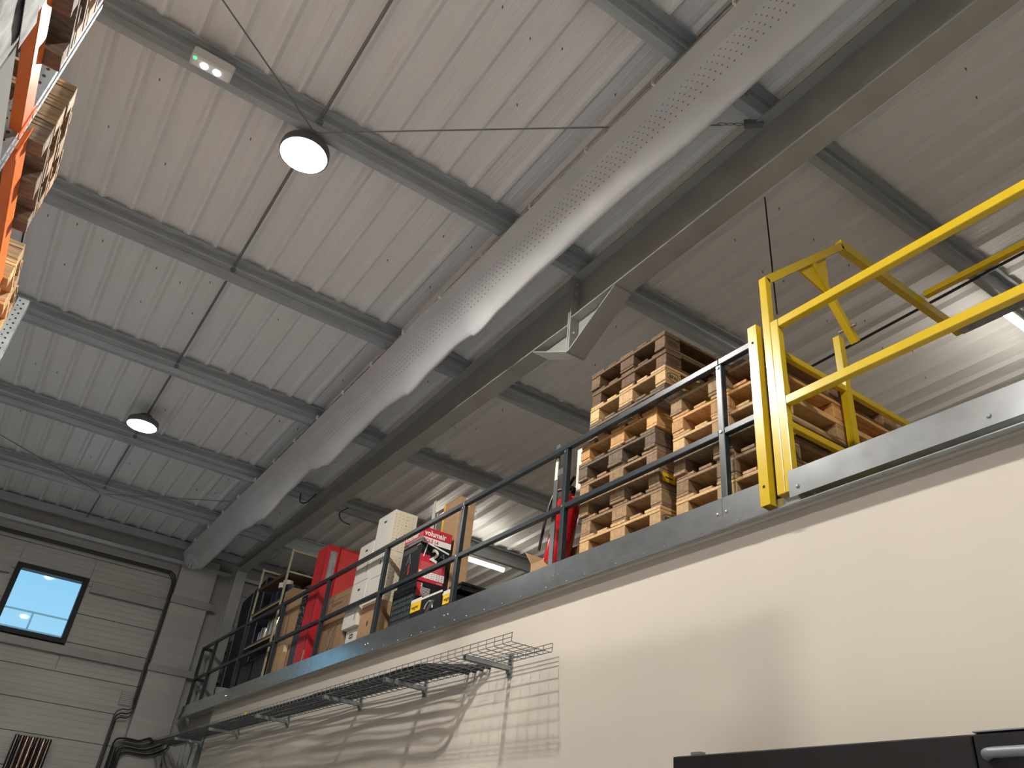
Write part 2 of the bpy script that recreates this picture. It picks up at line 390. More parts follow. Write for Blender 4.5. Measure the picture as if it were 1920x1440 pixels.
# ------------------------------------------------------------------ purlins
plabels = ['grey purlin above the camera, out past the nearest roof bay', 'grey purlin nearest the camera, crossing above the yellow gate',
           'grey purlin beside the nearer bright lamp, carrying the emergency light', 'grey purlin next beyond the nearer lamp, meeting the beam left of the pallets',
           'grey purlin between the two lamps, crossing just before the far lamp', 'grey purlin just beyond the far lamp', 'grey purlin nearest the far wall above the window']
for y, lab in zip(PY, plabels):
    zt = zroof(y) - .002; zb_ = zt - 0.205
    p = thing('purlin', lab, 'purlin', (3, y, zb_), 'roof purlins')
    prof = [(y, zb_), (y + .072, zb_), (y + .072, zb_ + .018), (y + .069, zb_ + .018), (y + .069, zb_ + .003), (y + .003, zb_ + .003), (y + .003, zb_ + .07), (y + .011, zb_ + .085), (y + .011, zb_ + .12), (y + .003, zb_ + .135),
            (y + .003, zt), (y - .066, zt), (y - .066, zt - .018), (y - .063, zt - .018), (y - .063, zt - .003), (y, zt - .003), (y, zb_ + .137), (y + .008, zb_ + .121), (y + .008, zb_ + .084), (y, zb_ + .068)]
    B().prism(prof, 0, XL + .02, XR - .02).build('rail', M['purlin'], p)
    for x in (2.2, 3.05, 3.62):
        B().lathe([(.012, -.006), (.012, .0), (.007, .002)], (x, y - .002, zb_ + .10), 8, 'Y').build('bolt', M['bolt'], p)
# eave beam and rails at the far wall
eb = thing('eave_beam', 'dark grey eave beam where the roof meets the far wall', 'beam', (3, YF - .16, 5.70))
ze = zroof(YF - .2)
bx('upper_rail', M['purlin'], eb, XL + .02, XR - .02, YF - .17, YF - .10, ze - .14, ze - .01)
bx('lower_rail', M['purlin'], eb, XL + .02, XR - .02, YF - .13, YF - .03, 5.60, 5.66)
bx('backing_strip', M['girt'], eb, XL + .02, XR - .02, YF - .05, YF - .02, 5.66, ze)
# sag rods from purlin to purlin
segs = list(zip(PY, PY[1:])) + [(PY[-1], YF - .17)]
slab = ['overhead of the camera', 'ahead of the nearer lamp', 'just past the nearer lamp', 'in the middle of the roof', 'from which the far lamp hangs', 'past the far lamp', 'nearest the far wall']
for (a, b_), lab in zip(segs, slab):
    t = thing('sag_rod', 'thin grey rod joining two purlins, ' + lab, 'rod', (.68, a, zroof(a) - .1), 'purlin sag rods')
    B().tube([(.68, a + .012, zroof(a) - .115), (.68, b_ - .008, zroof(b_) - .06)], .013, 8).build('shaft', M['rod'], t)
    B().lathe([(.026, -.02), (.026, .0), (.015, .004)], (.68, a - .002, zroof(a) - .115), 8, 'Y').build('nut', M['rod'], t)
# thin bracing cables in V shapes
def stay(a, b_, lab): tag(B().tube([a, b_], .0065, 6).build('stay_cable', M['rod']), lab, 'cable', 'roof stay cables')
stay((.70, 4.46, 6.21), (3.02, 2.59, 6.285), 'thin steel cable from the nearer lamp to the shackle on the beam')
stay((.64, 4.46, 6.21), (-2.6, 2.2, 6.29), 'thin steel cable running up left from the nearer lamp')
stay((.72, 12.60, 5.835), (2.27, 11.42, 5.855), 'thin steel cable running right from the farthest purlin to the duct')
stay((.62, 12.60, 5.835), (-2.6, 10.4, 5.92), 'thin steel cable running left from the farthest purlin')
sh = thing('shackle', 'small dark shackle and clamp holding the cable to the beam edge', 'shackle', (3.1, 2.53, 6.28))
lk = B()
for i in range(3):
    c = Vector((3.03 + .045 * i, 2.585 - .035 * i, 6.298)); lk.tube([c + Vector((math.cos(t) * .026, -math.cos(t) * .02, (0 if i % 2 else 1) * math.sin(t) * .012)) + Vector((0, math.sin(t) * .012 * (i % 2), 0)) for t in [k * PI / 5 for k in range(11)]], .0035, 5)
lk.build('link', M['rod'], sh)
B().bar((3.15, 2.49, 6.30), (3.25, 2.40, 6.30), .04, .05).build('clamp', M['rod'], sh)

# ------------------------------------------------------------------ main beam (rafter) with haunched splice
beam = thing('roof_beam', 'big grey painted steel roof beam running diagonally over the mezzanine edge', 'beam', (3.29, 4.55, 5.4))
BX, HW = 3.29, 0.09
def btop(y): return 6.218 + 0.043 * (4.6 - y) if y > 4.55 else 6.218 + 0.043 * (4.6 - y)
def bbot(y): return 5.690 + .002 * (4.6 - y) if y > 4.55 else 5.748 + 0.030 * (4.55 - y)
def slab_y(x0, x1, ya, yb, fa, fb_, th): return B().hexa([(x0, ya, fa - th), (x1, ya, fa - th), (x1, yb, fb_ - th), (x0, yb, fb_ - th), (x0, ya, fa), (x1, ya, fa), (x1, yb, fb_), (x0, yb, fb_)])
for ya, yb in ((-7.5, 4.545), (4.555, 14.2)):
    e = .0001
    ya_, yb_ = ya + e, yb - e
    slab_y(BX - HW, BX + HW, ya_, yb_, btop(ya_), btop(yb_), .014).build('top_flange', M['beam'], beam)
    ba, bb_ = (5.748 + .030 * (4.55 - ya_), 5.748 + .030 * (4.55 - yb_)) if ya < 4 else (bbot(ya_), bbot(yb_))
    slab_y(BX - HW, BX + HW, ya_, yb_, ba + .014, bb_ + .014, .014).build('bottom_flange', M['beam'], beam)
    B().hexa([(BX - .005, ya_, ba + .014), (BX + .005, ya_, ba + .014), (BX + .005, yb_, bb_ + .014), (BX - .005, yb_, bb_ + .014), (BX - .005, ya_, btop(ya_) - .014), (BX + .005, ya_, btop(ya_) - .014), (BX + .005, yb_, btop(yb_) - .014), (BX - .005, yb_, btop(yb_) - .014)]).build('web', M['beam'], beam)
zh = 5.42
for ya, yb in ((4.528, 4.546), (4.552, 4.570)): bx('end_plate', M['beam'], beam, BX - HW - .004, BX + HW + .004, ya, yb, zh - .02, btop(4.55) + .004)
hz1 = 5.748 + .030 * .6; hz2 = bbot(5.10)
slab_y(BX - HW, BX + HW, 3.95, 4.53, hz1, zh, .013).build('haunch_flange', M['beam'], beam)
slab_y(BX - HW, BX + HW, 4.57, 5.10, zh, hz2, .013).build('haunch_flange', M['beam'], beam)
B().hexa([(BX - .005, 3.95, hz1 - .01), (BX + .005, 3.95, hz1 - .01), (BX + .005, 4.53, zh), (BX - .005, 4.53, zh), (BX - .005, 3.95, hz1), (BX + .005, 3.95, hz1), (BX + .005, 4.53, 5.75), (BX - .005, 4.53, 5.75)]).build('haunch_web', M['beam'], beam)
B().hexa([(BX - .005, 4.57, zh), (BX + .005, 4.57, zh), (BX + .005, 5.10, hz2 - .01), (BX - .005, 5.10, hz2 - .01), (BX - .005, 4.57, 5.69), (BX + .005, 4.57, 5.69), (BX + .005, 5.10, hz2), (BX - .005, 5.10, hz2)]).build('haunch_web', M['beam'], beam)
for z in (6.14, 6.04, 5.94, 5.60):
    for dx in (-.05, .05): B().lathe([(.015, -.018), (.015, .0), (.024, .0), (.024, .004)], (BX + dx, 4.525, z), 6, 'Y').build('bolt', M['beam'], beam)
for y in (2.37, 6.58): B().lathe([(.013, -.012), (.013, .0)], (BX - .055, y + .04, btop(y) - .014), 6).build('bolt', M['beam'], beam)
col = thing('steel_column', 'grey steel column at the far wall under the end of the beam', 'column', (3.29, 14.1, 0))
bx('flange', M['beam'], col, BX - HW, BX + HW, 13.96, 13.975, 0, 5.66); bx('flange', M['beam'], col, BX - HW, BX + HW, 14.225, 14.24, 0, 5.66); bx('web', M['beam'], col, BX - .005, BX + .005, 13.975, 14.225, 0, 5.66)

# ------------------------------------------------------------------ textile air duct
duct = thing('air_duct', 'long grey sagging perforated fabric air duct hung beside the beam', 'air duct', (2.62, 5, 5.7))
DT = [(-5, .30), (1.4, .30), (2.2, .295), (2.62, .33), (3.4, .29), (4.45, .31), (5.0, .35), (5.37, .425), (5.62, .345), (5.8, .318), (6.3, .36), (6.72, .435), (6.95, .37), (7.45, .315), (8.1, .36), (8.87, .45), (9.2, .36), (9.6, .235), (10.3, .29), (11.2, .42), (11.8, .33), (12.6, .225), (13.4, .26), (14.1, .28)]
def interp(T, y):
    if y <= T[0][0]: return T[0][1]
    for (a, p), (b_, q) in zip(T, T[1:]):
        if y <= b_: t = (y - a) / (b_ - a); t = t * t * (3 - 2 * t); return p + (q - p) * t
    return T[-1][1]
def xrail(y): return 2.40 - .010 * max(0, y - 2)
def zrail(y):
    k = xrail(y) / 2.4; yy = y / k
    return 1.55 + (6.258 - 0.021 * (yy - 2.0) - 1.55) * k
from mathutils import noise as mn
Ys = [-5 + i * .075 for i in range(255)]; Ys = [y for y in Ys if y < 14.08] + [14.1]
NA = 30; dv = []; df = []; duv = []
for iy, y in enumerate(Ys):
    kd = xrail(y) / 2.4; D = interp(DT, y / kd) * kd; zr = zrail(y); xl = xrail(y)
    for j in range(NA + 1):
        t = PI * j / NA; sag = math.sin(t) ** 0.8
        u_ = .5 * (1 - math.cos(t)); x = xl + .45 * kd * u_; sag = max(0, math.sin(PI * u_ ** 3)) ** 1.3; z = zr - .86 * D * sag
        w = math.sin(t)
        nz = mn.noise(Vector((x * 1.3, y * .9, 3.1))) * .018 * w + mn.noise(Vector((x * 5, y * 3.1, 8.2))) * .006 * w
        for yc, amp in ((5.29, .035), (6.58, .022), (2.61, .02), (8.64, .02), (10.8, .02)):      # gathered creases at the seams
            dy = y - yc; lat = max(0, (t - 1.1)) / 2.0
            nz += amp * math.exp(-(dy / (.10 + .25 * (1 - lat))) ** 2) * lat * math.sin(dy * 38 + t * 3) * w
        dv.append(Vector((x - .2 * nz, y, z - nz)) - origin(duct)); duv.append((y, j / NA))
for i in range(len(Ys) - 1):
    for j in range(NA): a = i * (NA + 1) + j; df.append((a, a + 1, a + NA + 2, a + NA + 1))
k0 = len(dv)                                                     # gathered cloth at the closed end
for q in range(1, 5):
    for j in range(NA + 1):
        t = PI * j / NA; D = .28 * (1 - .16 * q * q / 4); s = 1 - q * .21
        x = xrail(14.1) + .214 - .214 * math.cos(t) * s * (1 + .10 * math.sin(j * 1.9)); z = zrail(14.1) - .06 * q * .4 - D * math.sin(t) ** .8 * s
        dv.append(Vector((x, 14.1 + .055 * math.sqrt(q) + .015 * math.sin(j * 2.3), z)) - origin(duct)); duv.append((14.1 + .05 * q, j / NA))
base_i = (len(Ys) - 1) * (NA + 1)
for q in range(4):
    a0 = base_i if q == 0 else k0 + (q - 1) * (NA + 1); b0 = k0 + q * (NA + 1)
    for j in range(NA): df.append((a0 + j, a0 + j + 1, b0 + j + 1, b0 + j))
me = bpy.data.meshes.new('fabric'); me.from_pydata([tuple(v) for v in dv], [], df)
uvl = me.uv_layers.new(name='UVMap')
for lp in me.loops: uvl.data[lp.index].uv = duv[lp.vertex_index]
for p in me.polygons: p.use_smooth = True
me.materials.append(M['duct']); fo = bpy.data.objects.new('fabric', me); COL.objects.link(fo); fo.parent = duct
tp = B()
for qa, qb in [(-5, 2)] + [(2 + 2 * i, 4 + 2 * i) for i in range(6)] + [(14, 14.1)]:
    xa, xb_, za, zb2 = xrail(qa), xrail(qb), zrail(qa), zrail(qb)
    tp.hexa([(xa, qa, za - .002), (xa + .45 * xa / 2.4, qa, za - .002), (xb_ + .45 * xb_ / 2.4, qb, zb2 - .002), (xb_, qb, zb2 - .002), (xa, qa, za), (xa + .45 * xa / 2.4, qa, za), (xb_ + .45 * xb_ / 2.4, qb, zb2), (xb_, qb, zb2)])
tp.build('top_sheet', M['duct'], duct)
for fx in (0, 1):
    rl = B()
    for qa, qb in [(-5, 2)] + [(2 + 2 * i, 4 + 2 * i) for i in range(6)] + [(14, 14.1)]:
        rl.bar((xrail(qa) * (1 + fx * .1875) - .004, qa, zrail(qa) + .006), (xrail(qb) * (1 + fx * .1875) - .004, qb, zrail(qb) + .006), .012, .012)
    rl.build('hanging_rail', M['galv'], duct)
y = -1.0
while y < 13.9:
    B().bar((xrail(y) - .014, y, zrail(y) - .02), (xrail(y) - .014, y, zrail(y) + .03), .012, .025).build('clip', M['white_plastic'], duct); y += .72

# ------------------------------------------------------------------ lamps
def highbay(x, y, z, lab, cord_to, lens='lens', grp='round high bay lamps'):
    t = thing('high_bay_lamp', lab, 'lamp', (x, y, z), grp)
    B().lathe([(.0, .125), (.07, .125), (.095, .10), (.10, .055), (.185, .04), (.19, .012), (.190, -.031), (.180, -.033), (.176, .002), (.0, .002)], (x, y, z), 32).build('housing', M['lamp_body'], t, smooth=True)
    def annulus(rr):
        g_ = B(); n = 36
        for (ra, za), (rb, zb) in zip(rr, rr[1:]):
            for i in range(n):
                a = 2 * PI * i / n; b_ = 2 * PI * (i + 1) / n
                g_.quad([(x + math.cos(a) * rb, y + math.sin(a) * rb, z + zb), (x + math.cos(b_) * rb, y + math.sin(b_) * rb, z + zb), (x + math.cos(b_) * ra, y + math.sin(b_) * ra, z + za), (x + math.cos(a) * ra, y + math.sin(a) * ra, z + za)])
        return g_
    annulus([(.084, .0015), (.068, -.034), (.046, -.036)]).build('led_ring', M[lens], t)          # raised ring of LEDs with a slanted edge
    annulus([(.175, .0), (.085, .001)]).build('lens_rim', M['lens_core'], t)
    B().lathe([(.0, -.0358), (.0455, -.0358), (.0455, -.033), (.0, -.033)], (x, y, z), 24).build('lens_core', M['lens_core'], t)
    for i in range(12):
        a = 2 * PI * i / 12; B().bar((x + math.cos(a) * .06, y + math.sin(a) * .06, z + .085), (x + math.cos(a) * .108, y + math.sin(a) * .108, z + .075), .006, .04).build('cooling_fin', M['lamp_body'], t)
    B().tube([(x, y, z + .115), cord_to], .006, 6).build('hanging_cord', M['cable'], t)
highbay(.674, 4.655, 6.145, 'bright round high bay lamp nearer the camera', (.674, 4.655, 6.281))
highbay(.668, 10.05, 5.96, 'smaller looking round high bay lamp far down the roof', (.669, 10.05, 6.077), 'lens_far')
highbay(.655, -.95, 6.02, 'round high bay lamp overhead behind the camera', (.68, -.95, 6.5))
highbay(-3.1, 2.2, 6.1, 'added unseen high bay lamp behind the pallet rack, brightening the roof by bounce', (-3.1, 2.28, 6.33))  # extra lamp out of view, added so floor bounce lifts the left roof

def batten(x0, x1, y, z, lab):
    t = thing('tube_light', lab, 'lamp', ((x0 + x1) / 2, y, z), 'battens over the mezzanine')
    bx('channel', M['white_plastic'], t, x0, x1, y - .03, y + .03, z + .03, z + .07)
    for x in (x0 + .2, x1 - .2): bx('hanger', M['galv'], t, x - .01, x + .01, y - .02, y + .02, z + .07, z + .09)
    B().tube([(x0 + .02, y, z), (x1 - .02, y, z)], .03, 12).build('tube', M['tube'], t, smooth=True)
    for a in (x0, x1 - .02): B().tube([(a, y, z), (a + .02, y, z)], .033, 12).build('end_cap', M['white_plastic'], t)
batten(5.15, 6.62, 10.74, 5.845, 'glowing tube light beyond the tall brown box')
batten(6.2, 7.67, 2.42, 6.18, 'glowing tube light at the right edge behind the yellow gate')
batten(8.6, 10.07, 6.62, 6.0, 'tube light deep over the mezzanine behind the pallets')

# emergency light on the purlin
zp = zroof(4.47) - .205
em = thing('emergency_light', 'small white emergency light with two white LEDs and a green dot under the purlin', 'lamp', (-.15, 4.41, zp - .06))
bx('case', M['white_plastic'], em, -.29, .0, 4.355, 4.455, zp - .035, zp + .07, .012)
for x in (-.10, -.19): B().lathe([(.0, -.006), (.024, -.006), (.028, .0)], (x, 4.405, zp - .0352), 14).build('lens', M['led_white'], em)
B().lathe([(.0, -.005), (.011, -.005), (.013, .0)], (-.262, 4.375, zp - .0352), 10).build('status_dot', M['led_green'], em)

# conduits under the roof
def ptube(name, pts, r, m, lab, cat, grp=None): return tag(B().tube(pts, r, 8).build(name, m, None, smooth=True), lab, cat, grp)
ptube('roof_pipe', [(-1.28, 3.0, 6.05), (-1.28, 14.2, 5.72)], .022, M['anthracite'], 'dark pipe under the roof behind the rack', 'pipe')
ptube('roof_conduit', [(-1.02, 3.0, 6.13), (-1.02, 8.4, 5.96)], .008, M['cable'], 'thin black cable run above the rack pallets', 'cable')
ptube('roof_conduit', [(5.87, -2, 6.47), (5.87, 4.35, 6.21)], .013, M['anthracite'], 'thin dark conduit under the roof behind the yellow gate', 'conduit')
ptube('drop_cable', [(3.97, 2.995, 6.50), (3.975, 2.995, 5.30)], .006, M['cable'], 'thin dark cable hanging from the roof behind the gate upright', 'cable')
ptube('roof_cable', smooth_path([(3.02, 10.7, 6.0), (3.0, 10.55, 5.82), (3.05, 10.4, 5.78), (3.12, 10.3, 5.9)]), .009, M['cable'], 'black cable loop drooping between the duct and the beam', 'cable')
ptube('roof_cable', smooth_path([(3.75, 10.66, 6.0), (3.62, 10.6, 5.86), (3.66, 10.55, 5.74), (3.8, 10.55, 5.72)]), .007, M['cable'], 'black cable hook under the roof above the red cabinet', 'cable')

# ------------------------------------------------------------------ mezzanine: wall, deck, fascia
FZ = 3.30
struct(bx('wall_inner', M['wall'], None, 3.08, 3.23, YN, 12.47, 0, 3.232))
md = struct(bx('trim_7', M['soffit'], None, 3.045, XR, YN, 13.90, 3.233, FZ), 'mezzanine deck with a tan soffit')
edge = struct(bx('trim_8', M['galv'], None, 3.022, 3.044, YN, 14.26, 3.232, 3.296), 'galvanised edge angle along the mezzanine')
bx('edge_lip', M['galv'], edge, 2.998, 3.0215, YN, 14.26, 3.234, 3.239)
rv = B()
for i in range(60):
    y = -.5 + i * .245 + random.uniform(-.05, .05); rv.lathe([(.0, .0), (.006, .0), (.0065, .004)], (3.018, y, 3.262), 6, 'X')
tag(rv.build('rivets', M['bolt'], edge), kind='stuff')
struct(bx('trim_9', M['girt'], None, 3.13, 3.2, 12.48, 13.95, 3.0, 3.231), 'dark header over the opening at the far end')
jb = thing('door_jamb', 'bright galvanised door jamb beside the end of the beige wall', 'post', (3.16, 13.0, 0))
bx('jamb_plate', M['galv'], jb, 3.09, 3.13, 12.48, 13.02, 0, 2.84, .004); bx('jamb_lip', M['galv'], jb, 3.06, 3.09, 12.96, 13.02, 0, 2.84)
dl = B()

# guard rail
posts = [2.755, 4.26, 5.745, 7.265, 8.775, 10.29, 11.80, 13.36]
gr = thing('guard_rail', 'dark grey tubular guard rail along the mezzanine edge', 'railing', (3.06, 8, FZ))
AN = M['anthracite']
ends = [2.455] + posts + [14.135]
for y in ends: bx('post', AN, gr, 3.048, 3.092, y - .022, y + .022, FZ + .001, 4.30, .004)
for a, b_ in zip(ends, ends[1:]):
    bx('top_rail', AN, gr, 3.050, 3.090, a - .022 if a == ends[0] else a + .002, b_ - .002 if b_ != ends[-1] else b_ + .022, 4.302, 4.345, .004)
    bx('mid_rail', AN, gr, 3.050, 3.090, a + .023, b_ - .023, 3.822, 3.862, .004)
    if a > 2.46:
        for z in (4.28, 3.842): B().lathe([(.0, -.006), (.010, -.006), (.010, .0)], (3.048, a, z), 6, 'X').build('bolt', M['bolt'], gr)
# return rail at the far end
bx('top_rail', AN, gr, 3.095, 3.75, 14.115, 14.155, 4.302, 4.345, .004); bx('mid_rail', AN, gr, 3.095, 3.75, 14.115, 14.155, 3.822, 3.862, .004); bx('post', AN, gr, 3.75, 3.79, 14.115, 14.155, FZ + .001, 4.345, .004)
toes = [2.462, 2.757, 4.262, 5.747, 7.267, 8.777, 10.292, 11.802, 13.362, 14.24]
for a, b_ in zip(toes, toes[1:]):
    tpz = bx('toe_plate', M['galv'], gr, 3.030, 3.036, a + .001, b_ - .001, 3.296, 3.424)
    for y in (a + .03, b_ - .03):
        for z in (3.33, 3.30 + .02) if False else (3.335,): B().lathe([(.0, -.008), (.007, -.007), (.011, .0)], (3.030, y, z), 8, 'X').build('bolt', M['bolt'], tpz)

# ------------------------------------------------------------------ yellow up-and-over pallet gate
Y = M['yellow']
gate = thing('pallet_gate', 'yellow up-and-over pallet gate at the mezzanine edge', 'gate', (3.0, 1.3, FZ))
fp = B(); w = .03
fp.box(2.970, 3.0215, 2.39, 2.395, 3.258, 4.365); fp.box(2.970, 3.0215, 2.445, 2.45, 3.258, 4.365); fp.box(2.970, 2.975, 2.395, 2.445, 3.258, 4.365); fp.box(3.0165, 3.0215, 2.395, 2.445, 3.258, 4.365)
po = fp.build('fixed_post', Y, gate)
bx('hollow', M['dark_hole'], po, 2.976, 3.0155, 2.396, 2.444, 4.33, 4.345)
for z in (4.25, 3.36): B().lathe([(.0, -.002), (.008, -.002), (.008, .0)], (2.970, 2.42, z), 10, 'X').build('bolt_hole', M['dark_hole'], po)
bx('front_upright', Y, gate, 2.990, 3.036, 2.310, 2.360, 3.298, 4.682, .003)
bx('inner_upright', Y, gate, 2.990, 3.036, 2.258, 2.308, 3.298, 4.341, .003)
bx('top_bar', Y, gate, 2.992, 3.034, .25, 2.256, 4.288, 4.339, .003)
bx('mid_bar', Y, gate, 2.992, 3.034, .25, 2.256, 3.786, 3.836, .003)
gp = bx('toe_plate', M['galv'], gate, 2.984, 2.9895, .15, 2.282, 3.262, 3.402)
for y in (2.23, 1.3, .4): B().lathe([(.0, -.008), (.008, -.007), (.012, .0)], (2.984, y, 3.305), 8, 'X').build('bolt', M['rod'], gp)
YA = 2.335
B().bar((3.013, YA, 4.668), (3.84, YA, 5.42), .05, .05, (0, 1, 0)).build('slanted_arm', Y, gate)
B().bar((3.83, YA, 5.432), (5.23, YA, 5.392), .05, .075, (0, 0, 1)).build('rear_arm', Y, gate)
B().bar((3.49, YA, 5.07), (3.845, YA, 4.625), .045, .045, (0, 1, 0)).build('pivot_brace', Y, gate)
B().prism([(3.335, 4.945), (3.65, 5.23), (3.64, 4.87)], 1, YA - .006, YA + .006).build('gusset', Y, gate)
for p in ((3.78, 4.705), (5.10, 5.43)): B().tube([(p[0], YA - .06, p[1]), (p[0], YA + .06, p[1])], .012, 8).build('pivot_pin', M['bolt'], gate)
B().box(3.685, 3.735, 2.342, 2.386, FZ + .002, 4.61).build('rear_post', Y, gate)
for z in (4.225, 3.765): bx('side_rail', Y, gate, 3.046, 4.36, 2.347, 2.382, z - .02, z + .02, .003)
bx('rear_side_post', Y, gate, 4.36, 4.40, 2.345, 2.385, FZ + .002, 4.25, .003)
B().bar((4.79, 2.308, 5.49), (4.79, .25, 5.49), .045, .045).build('rear_bar', Y, gate)
bx('rear_toe_plate', M['galv_dark'], gate, 5.08, 5.225, .25, 2.305, 5.345, 5.352)
for x in (2.990,): bx('front_upright', Y, gate, x, x + .046, .198, .248, 3.298, 4.682, .003)
B().bar((3.013, .223, 4.668), (3.84, .223, 5.42), .05, .05, (0, 1, 0)).build('slanted_arm', Y, gate)
B().bar((3.83, .223, 5.432), (5.23, .223, 5.392), .05, .075, (0, 0, 1)).build('rear_arm', Y, gate)

# ------------------------------------------------------------------ wooden pallets
pallet_mesh = {}
def make_pallet(tint, mirrored=False):
    """1.2 m along X, 0.8 m along Y, origin at its low corner"""
    t = bpy.data.objects.new('pallet', None); COL.objects.link(t); t.empty_display_size = .1
    m = M[tint]
    def pc(name, x0, x1, y0, y1, z0, z1):
        key = (tint, name, round(x1 - x0, 4), round(y1 - y0, 4), round(z1 - z0, 4))
        if key not in pallet_mesh:
            o = B().box(0, x1 - x0, 0, y1 - y0, 0, z1 - z0).build(name, m, None, .003)
            me = o.data; me.transform(Matrix.Translation(o.location)); bpy.data.objects.remove(o); pallet_mesh[key] = me
        o = bpy.data.objects.new(name, pallet_mesh[key]); COL.objects.link(o); o.parent = t
        o.location = (x0 + random.uniform(-.006, .003), y0 + random.uniform(-.004, .004), z0); return o
    for y0, w in ((0, .145), (.185, .10), (.3275, .145), (.515, .10), (.655, .145)): pc('deck_board', 0, 1.2, y0, y0 + w, .1225, .144)
    for x0 in (0, .5275, 1.055): pc('cross_board', x0, x0 + .145, 0, .8, .1005, .122)
    for x0 in (0, .5275, 1.055):
        for y0, w in ((0, .10), (.3275, .145), (.70, .10)): pc('block', x0, x0 + .145, y0, y0 + w, .0225, .100)
    for y0, w in ((0, .10), (.3275, .145), (.70, .10)): pc('skid', 0, 1.2, y0, y0 + w, 0, .022)
    return t
protos = {}
def pallet(tint, x, y, z, rot, lab, grp):
    if tint not in protos: protos[tint] = make_pallet(tint); o = protos[tint]
    else: o = copy_tree(base_of[tint])
    if tint not in base_of: base_of[tint] = o
    o.location = (x, y, z); o.rotation_euler = (0, 0, rot)
    tag(o, lab, 'pallet', grp); return o
base_of = {}
marks = []
ordn = ['topmost', 'second from top', 'third from top', 'fourth from top', 'fifth from top', 'sixth from top', 'seventh from top', 'eighth from top', 'ninth from top', 'tenth from top', 'eleventh from top']
tname = {'wood_a': 'brown', 'wood_b': 'pale fresh', 'wood_c': 'grey weathered', 'wood_d': 'orange toned', 'wood_e': 'dark brown'}
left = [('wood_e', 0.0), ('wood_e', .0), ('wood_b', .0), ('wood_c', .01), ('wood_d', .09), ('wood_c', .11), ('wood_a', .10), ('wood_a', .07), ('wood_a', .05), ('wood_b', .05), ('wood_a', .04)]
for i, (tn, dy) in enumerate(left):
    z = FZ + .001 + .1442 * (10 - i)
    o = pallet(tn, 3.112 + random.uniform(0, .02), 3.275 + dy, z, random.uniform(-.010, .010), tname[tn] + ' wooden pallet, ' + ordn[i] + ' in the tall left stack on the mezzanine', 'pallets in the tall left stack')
    if i in (1, 2, 0, 9): marks.append((o, 'EPAL'))
    if i == 7: marks.append((o, 'sticker'))
right = [('wood_a', .03), ('wood_d', .02), ('wood_b', .015), ('wood_a', .01), ('wood_a', .0), ('wood_b', .0), ('wood_a', .0)]
for i, (tn, dy) in enumerate(right):
    z = FZ + .001 + .1442 * (6 - i)
    pallet(tn, 3.112 + random.uniform(0, .02), 2.402 + dy, z, random.uniform(-.006, .006), tname[tn] + ' wooden pallet, ' + ordn[i] + ' in the lower right stack behind the gate post', 'pallets in the lower right stack')
for o, kind in marks:
    if kind == 'EPAL':
        lettering('EPAL', .040, Vector((.072, -.0065, .047)) + o.location, 'Y-', M['ink'], o, 'stamped_letters', 'CENTER', bold=.0006)
        rg = B(); c = (.072, 0, .061)
        rg.tube([(c[0] + math.cos(t) * .062, -.0055, c[2] + math.sin(t) * .032) for t in [k * PI / 14 for k in range(29)]], .0018, 4, False)
    else:
        rg = None
        st = B().quad([(.02, -.0065, .035), (.135, -.0065, .035), (.135, -.0065, .095), (.02, -.0065, .095)])
        st2 = B().quad([(.045, -.0075, .060), (.11, -.0075, .060), (.11, -.0075, .070), (.045, -.0075, .070)])
    for bb, nm, mm in (((rg, 'stamped_ring', M['ink']),) if kind == 'EPAL' else ((st, 'yellow_sticker', M['yellow_print']), (st2, 'sticker_print', M['ink']))):
        me = bpy.data.meshes.new(nm); me.from_pydata([tuple(v) for v in bb.v], [], bb.f); me.materials.append(mm)
        oo = bpy.data.objects.new(nm, me); COL.objects.link(oo); oo.parent = o

# ------------------------------------------------------------------ boxes and goods on the mezzanine
def carton(name, m, x0, x1, y0, y1, z0, z1, lab, cat='box', grp=None, tape=True, flaps=True):
    t = thing(name, lab, cat, ((x0 + x1) / 2, (y0 + y1) / 2, z0), grp)
    body = bx('body', m, t, x0, x1, y0, y1, z0, z1 - .004, .004)
    xm = (x0 + x1) / 2
    bx('lid_flap', m, t, x0 + .001, xm - .0015, y0 + .001, y1 - .001, z1 - .0035, z1); bx('lid_flap', m, t, xm + .0015, x1 - .001, y0 + .001, y1 - .001, z1 - .0035, z1)
    if tape: bx('tape', M['card_cream'], t, xm - .025, xm + .025, y0 - .0008, y0, z1 - .09, z1 - .004)
    return t
def handle_hole(t, y, z, x, w=.06, h=.022): bx('handle_hole', M['dark_hole'], t, x - .0012, x - .0002, y - w / 2, y + w / 2, z - h / 2, z + h / 2)
def panelX(t, nm, m, x, ya, yb, z0, z1, off=.001): return B().quad([(x - off, yb, z0), (x - off, ya, z0), (x - off, ya, z1), (x - off, yb, z1)]).build(nm, m, t)
def panelY(t, nm, m, y, xa, xb, z0, z1, off=.001): return B().quad([(xa, y - off, z0), (xb, y - off, z0), (xb, y - off, z1), (xa, y - off, z1)]).build(nm, m, t)

